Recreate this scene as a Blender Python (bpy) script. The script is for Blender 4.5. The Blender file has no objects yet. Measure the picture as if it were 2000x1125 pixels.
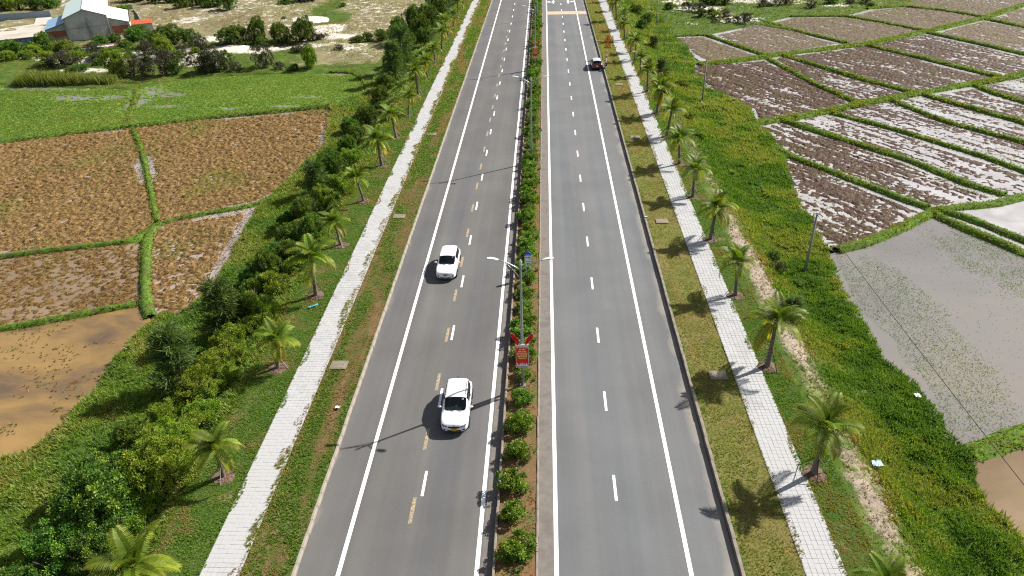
import bpy, bmesh, math, random
import numpy as np
from mathutils import Vector, Matrix
from mathutils.bvhtree import BVHTree

rng = np.random.default_rng(7)
random.seed(7)
scene = bpy.context.scene
COL = scene.collection

# ------------------------------------------------------------------ camera
FPX, CAMH = 1400.0, 33.0
_d = np.array([62.0, -854.5, FPX]); _d /= np.linalg.norm(_d)
_x = np.array([_d[2], 0.0, -_d[0]]); _x /= np.linalg.norm(_x)
_n = np.cross(_d, _x)
if _n[1] < 0: _n = -_n
CM = np.array([_x, _d, -_n])            # rows: world X, Y, Z expressed in camera axes (right, down, forward)
cam_data = bpy.data.cameras.new("camera")
cam = bpy.data.objects.new("camera", cam_data)
COL.objects.link(cam)
r_, dn_, fw_ = CM[:, 0], CM[:, 1], CM[:, 2]
cam.matrix_world = Matrix(((r_[0], -dn_[0], -fw_[0], 0), (r_[1], -dn_[1], -fw_[1], 0), (r_[2], -dn_[2], -fw_[2], CAMH), (0, 0, 0, 1)))
cam_data.sensor_width = 36.0
cam_data.lens = FPX / 2000.0 * 36.0
cam_data.clip_start = 0.5
cam_data.clip_end = 6000.0
scene.camera = cam

# ------------------------------------------------------------------ sky, sun, exposure
SUN_AZ, SUN_EL = math.radians(59.0), math.radians(40.0)
world = bpy.data.worlds.new("World"); scene.world = world
world.use_nodes = True
wn, wl = world.node_tree.nodes, world.node_tree.links
wn.clear()
w_out = wn.new("ShaderNodeOutputWorld"); w_bg = wn.new("ShaderNodeBackground")
w_sky = wn.new("ShaderNodeTexSky"); w_sky.sky_type = 'NISHITA'; w_sky.sun_disc = False
w_sky.sun_elevation = SUN_EL; w_sky.sun_rotation = SUN_AZ
w_sky.dust_density = 2.0; w_sky.air_density = 1.0
w_bg.inputs["Strength"].default_value = 0.05
# thin broken cloud all over the sky
w_tc = wn.new("ShaderNodeTexCoord"); w_map = wn.new("ShaderNodeMapping"); w_map.inputs["Scale"].default_value = (1.0, 1.0, 3.0)
w_no = wn.new("ShaderNodeTexNoise"); w_no.inputs["Scale"].default_value = 2.2; w_no.inputs["Detail"].default_value = 5
w_rp = wn.new("ShaderNodeValToRGB"); w_rp.color_ramp.elements[0].position = 0.40; w_rp.color_ramp.elements[1].position = 0.66
w_rp.color_ramp.elements[1].color = (0.85, 0.85, 0.85, 1)
w_mx = wn.new("ShaderNodeMix"); w_mx.data_type = 'RGBA'
w_mx.inputs["B"].default_value = (6.0, 6.1, 6.5, 1)
wl.new(w_tc.outputs["Generated"], w_map.inputs["Vector"]); wl.new(w_map.outputs[0], w_no.inputs["Vector"])
wl.new(w_no.outputs["Fac"], w_rp.inputs["Fac"]); wl.new(w_rp.outputs["Color"], w_mx.inputs["Factor"])
wl.new(w_sky.outputs[0], w_mx.inputs["A"]); wl.new(w_mx.outputs["Result"], w_bg.inputs["Color"])
wl.new(w_bg.outputs[0], w_out.inputs["Surface"])
sun_data = bpy.data.lights.new("sun", 'SUN'); sun_data.energy = 5.0; sun_data.angle = math.radians(0.5); sun_data.color = (1.0, 0.95, 0.87)
sun = bpy.data.objects.new("sun", sun_data); COL.objects.link(sun)
_sv = Vector((math.sin(SUN_AZ) * math.cos(SUN_EL), math.cos(SUN_AZ) * math.cos(SUN_EL), math.sin(SUN_EL)))
sun.rotation_euler = _sv.to_track_quat('Z', 'Y').to_euler()
sun.location = _sv * 200
vs = scene.view_settings
vs.view_transform = 'Standard'; vs.look = 'None'; vs.gamma = 1.0; vs.use_curve_mapping = False
vs.exposure = 1.0
scene.cycles.max_bounces = 6; scene.cycles.diffuse_bounces = 3; scene.cycles.glossy_bounces = 2; scene.cycles.transmission_bounces = 3
scene.cycles.filter_width = 1.2
scene.cycles.use_denoising = False; scene.cycles.adaptive_threshold = 0.006

# ------------------------------------------------------------------ helpers
FZ = -2.2                                # level of the paddy fields below the road
def U(px, py, z=0.0):                    # photograph pixel -> point of the plane at height z
    r = CM @ np.array([px - 1000.0, py - 562.5, FPX]); t = (z - CAMH) / r[2]
    return (r[0] * t, r[1] * t)
def UL(pts, z=FZ): return [U(x, y, z) for x, y in pts]

_tab = np.random.default_rng(3).random((256, 256))
def vnoise(x, y):
    x = np.asarray(x, float); y = np.asarray(y, float)
    xi = np.floor(x).astype(int); yi = np.floor(y).astype(int)
    fx = x - xi; fy = y - yi
    fx = fx * fx * (3 - 2 * fx); fy = fy * fy * (3 - 2 * fy)
    a = _tab[xi & 255, yi & 255]; b = _tab[(xi + 1) & 255, yi & 255]
    c = _tab[xi & 255, (yi + 1) & 255]; d = _tab[(xi + 1) & 255, (yi + 1) & 255]
    return (a * (1 - fx) + b * fx) * (1 - fy) + (c * (1 - fx) + d * fx) * fy
def fbm(x, y, o=4):
    s = 0; a = .5; t = 0
    for k in range(o):
        s = s + a * vnoise(np.asarray(x) * 2 ** k + 17.3 * k, np.asarray(y) * 2 ** k + 5.1 * k); t += a; a *= .5
    return s / t
def sstep(a, b, x):
    t = np.clip((np.asarray(x, float) - a) / (b - a), 0, 1); return t * t * (3 - 2 * t)
def inpoly(x, y, poly):
    x = np.asarray(x, float); y = np.asarray(y, float); ins = np.zeros(x.shape, bool)
    n = len(poly); j = n - 1
    for i in range(n):
        xi, yi = poly[i]; xj, yj = poly[j]
        c = ((yi > y) != (yj > y)) & (x < (xj - xi) * (y - yi) / (yj - yi + 1e-12) + xi)
        ins ^= c; j = i
    return ins

def tag(o, label=None, cat=None, group=None, kind=None):
    if label: o["label"] = label
    if cat: o["category"] = cat
    if group: o["group"] = group
    if kind: o["kind"] = kind
    return o
def link(name, data, parent=None):
    o = bpy.data.objects.new(name, data); COL.objects.link(o)
    if parent is not None: o.parent = parent
    return o
def empty(name, loc, rz=0.0):
    o = link(name, None); o.location = loc; o.rotation_euler = (0, 0, rz); o.empty_display_size = .3
    return o
def npmesh(name, verts, faces, mat=None, tint=None, smooth=False, zone=None):
    verts = np.ascontiguousarray(verts, dtype=np.float32).reshape(-1, 3)
    faces = np.ascontiguousarray(faces, dtype=np.int32)
    n, k = faces.shape
    me = bpy.data.meshes.new(name)
    me.vertices.add(len(verts)); me.vertices.foreach_set("co", verts.ravel())
    me.loops.add(n * k); me.loops.foreach_set("vertex_index", faces.ravel())
    me.polygons.add(n); me.polygons.foreach_set("loop_start", np.arange(0, n * k, k, dtype=np.int32))
    me.polygons.foreach_set("use_smooth", np.full(n, bool(smooth)))
    if tint is not None:
        a = me.attributes.new("tint", 'FLOAT', 'POINT'); a.data.foreach_set("value", np.ascontiguousarray(tint, dtype=np.float32).ravel())
    if zone is not None:
        a = me.attributes.new("zone", 'FLOAT_COLOR', 'POINT')
        z4 = np.ones((len(verts), 4), np.float32); z4[:, :zone.shape[1]] = zone; a.data.foreach_set("color", z4.ravel())
    me.update(calc_edges=True)
    if mat: me.materials.append(mat)
    return me

class MB:
    """collects plain shapes into one mesh"""
    def __init__(s): s.v = []; s.f = []
    def add(s, vs, fs):
        b = len(s.v); s.v += [tuple(v) for v in vs]; s.f += [tuple(b + i for i in f) for f in fs]; return s
    def box(s, c, d, rot=None):
        x, y, z = d[0] / 2, d[1] / 2, d[2] / 2
        p = [Vector((a, b, e)) for e in (-z, z) for a, b in ((-x, -y), (x, -y), (x, y), (-x, y))]
        if rot is not None: p = [rot @ q for q in p]
        return s.add([q + Vector(c) for q in p], [(3, 2, 1, 0), (4, 5, 6, 7), (0, 1, 5, 4), (1, 2, 6, 5), (2, 3, 7, 6), (3, 0, 4, 7)])
    def bar(s, a, b, w, h=None):
        a, b = Vector(a), Vector(b); d = b - a
        return s.box((a + b) / 2, (w, h or w, d.length), d.to_track_quat('Z', 'Y').to_matrix())
    def tube(s, pts, rad, n=8, cap=True):
        pts = [Vector(p) for p in pts]; m = len(pts); base = len(s.v)
        if not hasattr(rad, '__len__'): rad = [rad] * m
        for i, p in enumerate(pts):
            t = (pts[min(i + 1, m - 1)] - pts[max(i - 1, 0)]).normalized()
            u = t.cross(Vector((0, 0, 1)))
            if u.length < 1e-3: u = t.cross(Vector((0, 1, 0)))
            u.normalize(); w = t.cross(u)
            for k in range(n):
                a = 2 * math.pi * k / n; s.v.append(tuple(p + (u * math.cos(a) + w * math.sin(a)) * rad[i]))
        for i in range(m - 1):
            for k in range(n):
                s.f.append((base + i * n + k, base + i * n + (k + 1) % n, base + (i + 1) * n + (k + 1) % n, base + (i + 1) * n + k))
        if cap:
            s.f.append(tuple(base + k for k in range(n))[::-1]); s.f.append(tuple(base + (m - 1) * n + k for k in range(n)))
        return s
    def prism(s, poly, axis_vec, off=(0, 0, 0)):
        a = Vector(axis_vec); o = Vector(off); n = len(poly)
        p = [Vector(q) + o for q in poly]
        return s.add(p + [q + a for q in p], [tuple(range(n))[::-1], tuple(range(n, 2 * n))] + [(i, (i + 1) % n, n + (i + 1) % n, n + i) for i in range(n)])
    def mesh(s, name, mat=None, smooth=False):
        me = bpy.data.meshes.new(name); me.from_pydata(s.v, [], s.f); me.validate()
        if mat: me.materials.append(mat)
        bm = bmesh.new(); bm.from_mesh(me); bmesh.ops.recalc_face_normals(bm, faces=bm.faces); bm.to_mesh(me); bm.free()
        if smooth: me.polygons.foreach_set("use_smooth", np.ones(len(me.polygons), bool))
        return me
    def build(s, name, mat=None, parent=None, smooth=False): return link(name, s.mesh(name, mat, smooth), parent)

def copy_tree(o, parent=None):
    c = o.copy(); COL.objects.link(c)
    if parent is not None: c.parent = parent
    for ch in o.children: copy_tree(ch, c)
    return c
_ORD = {1: 'first', 2: 'second', 3: 'third', 4: 'fourth', 5: 'fifth', 6: 'sixth', 7: 'seventh', 8: 'eighth', 9: 'ninth', 10: 'tenth', 11: 'eleventh', 12: 'twelfth'}
def nth(n):
    if n in _ORD: return _ORD[n]
    if 10 <= n % 100 <= 20: return "%dth" % n
    return "%d%s" % (n, {1: 'st', 2: 'nd', 3: 'rd'}.get(n % 10, 'th'))

# ------------------------------------------------------------------ materials
class NT:
    def __init__(s, name):
        s.m = bpy.data.materials.new(name); s.m.use_nodes = True; s.t = s.m.node_tree; s.n = s.t.nodes; s.l = s.t.links
        s.b = s.n["Principled BSDF"]; s.out = s.n["Material Output"]
        s._co = None
    def node(s, t, **k):
        q = s.n.new(t)
        for a, b in k.items(): setattr(q, a, b)
        return q
    def co(s, scale=(1, 1, 1), rot=0.0):
        if s._co is None: s._co = s.node("ShaderNodeTexCoord")
        mp = s.node("ShaderNodeMapping"); mp.inputs["Scale"].default_value = scale; mp.inputs["Rotation"].default_value = (0, 0, rot)
        s.l.new(s._co.outputs["Object"], mp.inputs["Vector"]); return mp.outputs[0]
    def noise(s, scale, detail=4, vec=None, rough=.55, dist=0.0):
        q = s.node("ShaderNodeTexNoise"); q.inputs["Scale"].default_value = scale; q.inputs["Detail"].default_value = detail
        q.inputs["Roughness"].default_value = rough; q.inputs["Distortion"].default_value = dist
        s.l.new(vec if vec is not None else s.co(), q.inputs["Vector"]); return q.outputs["Fac"]
    def ramp(s, fac, stops):
        q = s.node("ShaderNodeValToRGB"); cr = q.color_ramp
        while len(cr.elements) < len(stops): cr.elements.new(.5)
        for e, (p, c) in zip(cr.elements, stops):
            e.position = p; e.color = (c, c, c, 1) if not hasattr(c, '__len__') else (*c, 1)
        s.l.new(fac, q.inputs["Fac"]); return q.outputs["Color"]
    def mix(s, fac, a, b, mode='MIX'):
        q = s.node("ShaderNodeMix", data_type='RGBA', blend_type=mode)
        for sock, v in (("Factor", fac), ("A", a), ("B", b)):
            i = q.inputs[sock]
            if isinstance(v, (int, float)): i.default_value = v if sock == "Factor" else (v, v, v, 1)
            elif isinstance(v, tuple): i.default_value = (*v, 1)
            else: s.l.new(v, i)
        return q.outputs["Result"]
    def math(s, op, a, b=0.0, c=None, clamp=False):
        q = s.node("ShaderNodeMath", operation=op, use_clamp=clamp)
        for i, v in enumerate((a, b) if c is None else (a, b, c)):
            if isinstance(v, (int, float)): q.inputs[i].default_value = v
            else: s.l.new(v, q.inputs[i])
        return q.outputs[0]
    def attr(s, name, out="Fac"):
        q = s.node("ShaderNodeAttribute"); q.attribute_name = name; return q.outputs[out]
    def xyz(s):
        q = s.node("ShaderNodeSeparateXYZ"); s.l.new(s.co(), q.inputs[0]); return q.outputs
    def bump(s, h, strength=.3, dist=.05):
        q = s.node("ShaderNodeBump"); q.inputs["Strength"].default_value = strength; q.inputs["Distance"].default_value = dist
        s.l.new(h, q.inputs["Height"]); s.l.new(q.outputs[0], s.b.inputs["Normal"])
    def done(s, color, rough=.85, spec=.3, metal=0.0):
        i = s.b.inputs
        if isinstance(color, tuple): i["Base Color"].default_value = (*color, 1)
        else: s.l.new(color, i["Base Color"])
        if isinstance(rough, (int, float)): i["Roughness"].default_value = rough
        else: s.l.new(rough, i["Roughness"])
        i["Specular IOR Level"].default_value = spec; i["Metallic"].default_value = metal
        return s.m
def plain(name, c, rough=.6, spec=.4, metal=0.0, var=.12, scale=3.0):
    t = NT(name); f = t.noise(scale, 5)
    a = tuple(x * (1 - var) for x in c); b = tuple(min(1, x * (1 + var)) for x in c)
    return t.done(t.ramp(f, [(.3, a), (.7, b)]), rough, spec, metal)
def leafmat(name, stops, trans=.3, rough=.5, vary=.3):
    t = NT(name)
    c = t.ramp(t.attr("tint"), stops)
    oi = t.node("ShaderNodeObjectInfo")
    hs = t.node("ShaderNodeHueSaturation")
    t.l.new(t.math('MULTIPLY_ADD', oi.outputs["Random"], .03, .485), hs.inputs["Hue"])
    t.l.new(t.math('MULTIPLY_ADD', oi.outputs["Random"], vary, 1 - vary / 2), hs.inputs["Value"])
    t.l.new(c, hs.inputs["Color"]); col = hs.outputs["Color"]
    t.done(col, rough, .25)
    tr = t.node("ShaderNodeBsdfTranslucent")
    t.l.new(t.mix(1.0, col, (1.0, .95, .45), 'MULTIPLY'), tr.inputs["Color"])
    ms = t.node("ShaderNodeMixShader"); ms.inputs[0].default_value = trans
    t.l.new(t.b.outputs[0], ms.inputs[1]); t.l.new(tr.outputs[0], ms.inputs[2]); t.l.new(ms.outputs[0], t.out.inputs["Surface"])
    return t.m

def asphalt(name, edge, sgn, tone, warm, dusty=.55):
    t = NT(name)
    fine = t.ramp(t.noise(26.0, 5, rough=.75), [(.30, .70), (.5, 1.0), (.72, 1.34)])
    patch = t.ramp(t.noise(.16, 4), [(.3, .9), (.7, 1.1)])
    streak = t.ramp(t.noise(1.0, 3, t.co((.62, .010, 1))), [(.3, .88), (.5, 1.0), (.7, 1.12)])
    base = t.ramp(t.noise(1.0, 2, t.co((.45, .02, 1))), [(.35, tone), (.65, warm)])
    c = t.mix(1.0, base, fine, 'MULTIPLY'); c = t.mix(1.0, c, patch, 'MULTIPLY'); c = t.mix(1.0, c, streak, 'MULTIPLY')
    speck = t.ramp(t.noise(22.0, 2), [(.70, 0.0), (.78, .6)]); c = t.mix(speck, c, (.33, .32, .30))
    spot = t.ramp(t.noise(1.7, 6, rough=.7), [(.66, 0.0), (.74, .38)]); c = t.mix(spot, c, (.05, .05, .05))
    x = t.xyz()[0]
    d = t.math('MULTIPLY_ADD', x, sgn, -sgn * edge)                       # 0 at the outer edge, negative inside
    dust = t.math('ADD', t.math('MULTIPLY_ADD', d, .9, dusty), t.math('MULTIPLY_ADD', t.noise(.22, 5), 2.4, -1.25), clamp=True)
    c = t.mix(t.math('MULTIPLY', dust, .75), c, (.34, .29, .23))
    t.bump(t.noise(60, 3), .25, .01)
    return t.done(c, .9, .25)
M = {}
M['asphalt_left'] = asphalt('asphalt_left', -13.25, -1.0, (.090, .090, .093), (.106, .102, .097), .05)
M['asphalt_right'] = asphalt('asphalt_right', 10.3, 1.0, (.110, .116, .123), (.121, .122, .123), .62)
def paintmat(name, c, wear0, wear1, under=(.14, .14, .14)):
    t = NT(name)
    f = t.ramp(t.noise(6.0, 6, rough=.7), [(wear0, 0.0), (wear1, 1.0)])
    v = t.ramp(t.noise(2.0, 4), [(.3, tuple(x * .86 for x in c)), (.7, c)])
    return t.done(t.mix(f, under, v), .7, .3)
M['white_paint'] = paintmat('white_paint', (.80, .80, .79), .22, .34)
M['yellow_paint'] = paintmat('yellow_paint', (.46, .33, .15), .44, .58)
M['band_paint'] = paintmat('band_paint', (.46, .36, .24), .25, .50)
def concrete(name, a, b, stain, scale=1.5):
    t = NT(name)
    c = t.ramp(t.noise(scale, 6, rough=.65), [(.3, a), (.7, b)])
    s = t.ramp(t.noise(scale * .35, 5, dist=.6), [(.52, 0.0), (.72, .75)])
    t.bump(t.noise(30, 4), .3, .01)
    return t.done(t.mix(s, c, stain), .9, .25)
M['gutter'] = concrete('gutter', (.125, .112, .102), (.165, .15, .136), (.095, .082, .072), 2.5)
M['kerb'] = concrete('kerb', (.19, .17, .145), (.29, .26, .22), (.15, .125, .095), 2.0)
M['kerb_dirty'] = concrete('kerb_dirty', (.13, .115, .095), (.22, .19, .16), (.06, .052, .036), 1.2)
M['slab'] = concrete('slab', (.15, .125, .09), (.22, .19, .15), (.10, .085, .05), 3.0)
M['paver'] = concrete('paver', (.32, .322, .326), (.38, .382, .386), (.27, .27, .27), 1.6)
M['grout'] = plain('grout', (.275, .275, .27), .95, .2)
def groundmix(name, stops, scale, extra=None, bump=.4):
    t = NT(name)
    c = t.ramp(t.noise(scale, 7, rough=.68), stops)
    v = t.ramp(t.noise(scale * 9, 4, rough=.7), [(.3, .68), (.7, 1.28)]); c = t.mix(1.0, c, v, 'MULTIPLY')
    if extra:
        f = t.ramp(t.noise(extra[0], 5, t.co(extra[3])), [(extra[1], 0.0), (extra[1] + .14, 1.0)]); c = t.mix(f, c, extra[2])
    t.bump(t.noise(14, 5), bump, .05)
    return t.done(c, .95, .15)
M['verge_left'] = groundmix('verge_left', [(.36, (.12, .070, .038)), (.5, (.075, .085, .022)), (.62, (.04, .085, .012))], .9, (.9, .52, (.15, .088, .05), (1.6, .10, 1)))
M['verge_right'] = groundmix('verge_right', [(.34, (.15, .12, .045)), (.5, (.12, .118, .032)), (.66, (.09, .102, .022))], .7, (.6, .60, (.19, .135, .075), (1.0, .35, 1)))
M['lawn'] = groundmix('lawn', [(.32, (.15, .12, .06)), (.42, (.055, .08, .016)), (.6, (.034, .08, .010))], .55)
M['median_soil'] = groundmix('median_soil', [(.34, (.17, .085, .042)), (.5, (.14, .088, .042)), (.66, (.09, .085, .03))], .8)
M['bund'] = groundmix('bund', [(.32, (.09, .07, .035)), (.46, (.07, .11, .018)), (.62, (.09, .17, .018))], 1.2)
def terrain_mat():
    t = NT('terrain')
    n1 = t.noise(.6, 7, rough=.68); n2 = t.noise(6.0, 4, rough=.7)
    green = t.ramp(n1, [(.32, (.038, .066, .012)), (.5, (.052, .092, .012)), (.68, (.10, .12, .024))])
    dry = t.ramp(n1, [(.32, (.13, .115, .055)), (.55, (.20, .175, .10)), (.7, (.15, .155, .06))])
    sand = t.ramp(n1, [(.3, (.42, .38, .32)), (.6, (.56, .52, .46))])
    soil = t.ramp(n1, [(.3, (.13, .105, .08)), (.6, (.27, .225, .175))])
    z = t.node("ShaderNodeSeparateColor"); t.l.new(t.attr("zone", "Color"), z.inputs[0])
    def m(k, w=1.1, sc=.45):
        return t.ramp(t.math('ADD', z.outputs[k], t.math('MULTIPLY_ADD', t.noise(sc, 7, rough=.7), w, -w / 2)), [(.42, 0.0), (.58, 1.0)])
    c = t.mix(m(1), green, dry); c = t.mix(m(0, 1.2, .5), c, sand); c = t.mix(m(2, .9, .9), c, soil)
    v = t.ramp(n2, [(.3, .62), (.7, 1.30)]); c = t.mix(1.0, c, v, 'MULTIPLY')
    t.bump(t.noise(5, 6), .5, .12)
    return t.done(c, .95, .12)
M['terrain'] = terrain_mat()
def mudmat(name, stops, scale=1.2, rough=.75, green=None):
    t = NT(name); c = t.ramp(t.noise(scale, 7, rough=.7), stops)
    v = t.ramp(t.noise(scale * 8, 3), [(.3, .7), (.7, 1.25)]); c = t.mix(1.0, c, v, 'MULTIPLY')
    if green: c = t.mix(t.ramp(t.noise(green[0], 6), [(green[1], 0.0), (green[1] + .12, .8)]), c, green[2])
    return t.done(c, rough, .08)
M['mud_plough'] = mudmat('mud_plough', [(.3, (.020, .011, .008)), (.5, (.056, .033, .022)), (.7, (.125, .082, .052))], 2.2, .65)
M['mud_pale'] = mudmat('mud_pale', [(.3, (.040, .026, .018)), (.5, (.105, .078, .054)), (.7, (.20, .165, .115))], 1.4, .75, (.35, .56, (.11, .11, .04)))
M['mud_stubble'] = mudmat('mud_stubble', [(.3, (.044, .026, .011)), (.5, (.140, .086, .034)), (.7, (.28, .185, .082))], 2.6, .85, (.10, .54, (.105, .095, .024)))
M['mud_red'] = mudmat('mud_red', [(.3, (.045, .026, .010)), (.5, (.115, .070, .026)), (.7, (.20, .130, .045))], 2.4, .8)
M['mud_green'] = mudmat('mud_green', [(.3, (.070, .125, .020)), (.5, (.088, .155, .022)), (.7, (.13, .165, .03))], .25, .85)
def watermat(name, a, b, c3, scale, rough=.06, stretch=(1, 1, 1), rot=0.0):
    t = NT(name)
    c = t.ramp(t.noise(scale, 6, t.co(stretch, rot), rough=.6, dist=.5), [(.34, a), (.52, b), (.68, c3)])
    t.bump(t.noise(2.5, 4), .05, .02)
    t.done(c, rough, .5); t.b.inputs["IOR"].default_value = 1.33
    return t.m
M['water_pale'] = watermat('water_pale', (.27, .255, .25), (.32, .31, .31), (.38, .37, .375), .3)  # silty water, base colour whitened to stand in for reflected bright sky
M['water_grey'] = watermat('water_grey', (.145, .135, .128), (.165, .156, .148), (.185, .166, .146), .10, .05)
M['water_tan'] = watermat('water_tan', (.095, .064, .042), (.185, .118, .046), (.25, .158, .058), .13, .05, (1, 1.9, 1), .2)
M['water_brown'] = watermat('water_brown', (.13, .092, .055), (.18, .13, .078), (.22, .165, .11), .10, .05)
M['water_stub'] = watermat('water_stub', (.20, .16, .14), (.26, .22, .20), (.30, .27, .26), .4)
# plants
M['grass'] = leafmat('grass', [(0, (.070, .130, .020)), (.35, (.115, .215, .028)), (.65, (.205, .290, .040)), (.85, (.29, .26, .068)), (1, (.30, .20, .10))], .46)
M['palm_leaf'] = leafmat('palm_leaf', [(0, (.040, .080, .008)), (.45, (.115, .185, .016)), (.75, (.29, .31, .026)), (1, (.50, .41, .06))], .42, .5, .6)
M['broadleaf'] = leafmat('broadleaf', [(0, (.028, .072, .016)), (.45, (.075, .180, .026)), (.8, (.16, .29, .036)), (1, (.32, .40, .06))], .30, .45)
M['yellowleaf'] = leafmat('yellowleaf', [(0, (.065, .12, .014)), (.45, (.155, .260, .022)), (.8, (.26, .34, .030)), (1, (.42, .44, .09))], .34, .45)
M['darkleaf'] = leafmat('darkleaf', [(0, (.032, .070, .012)), (.45, (.082, .155, .018)), (.8, (.145, .225, .026)), (1, (.28, .33, .05))], .30, .5)
M['medianleaf'] = leafmat('medianleaf', [(0, (.030, .075, .008)), (.45, (.10, .215, .018)), (.8, (.22, .34, .03)), (1, (.32, .40, .06))], .34, .42)
M['needle'] = leafmat('needle', [(0, (.035, .068, .018)), (.5, (.085, .145, .034)), (1, (.16, .22, .05))], .35, .6)
M['greyleaf'] = leafmat('greyleaf', [(0, (.022, .022, .014)), (.5, (.055, .055, .032)), (1, (.12, .11, .065))], .15, .7)
M['reed'] = leafmat('reed', [(0, (.08, .11, .02)), (.5, (.18, .21, .04)), (1, (.32, .31, .10))], .35, .6)
M['hay'] = leafmat('hay', [(0, (.13, .11, .05)), (.5, (.27, .23, .14)), (1, (.46, .41, .30))], .2, .8)
M['straw'] = leafmat('straw', [(0, (.08, .045, .018)), (.35, (.22, .13, .05)), (.65, (.34, .23, .10)), (.85, (.15, .145, .035)), (1, (.10, .13, .02))], .15, .8)
M['bark'] = plain('bark', (.085, .065, .05), .9, .2, var=.5, scale=9)
M['palm_bark'] = plain('palm_bark', (.15, .125, .10), .9, .2, var=.4, scale=7)
M['mulch'] = groundmix('mulch', [(.3, (.05, .030, .022)), (.5, (.12, .078, .058)), (.68, (.23, .17, .125))], 6.0, None, .9)
M['black_metal'] = plain('black_metal', (.018, .018, .018), .6)
M['galv'] = plain('galv', (.34, .36, .38), .38, .5, .55, .10, 2)
M['lamp_white'] = plain('lamp_white', (.66, .67, .68), .35)
M['pole_concrete'] = concrete('pole_concrete', (.22, .21, .20), (.32, .31, .29), (.15, .14, .13), 2)
M['rubber'] = plain('rubber', (.014, .014, .015), .8, .3)
M['rim'] = plain('rim', (.45, .46, .48), .3, .5, .8)

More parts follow.
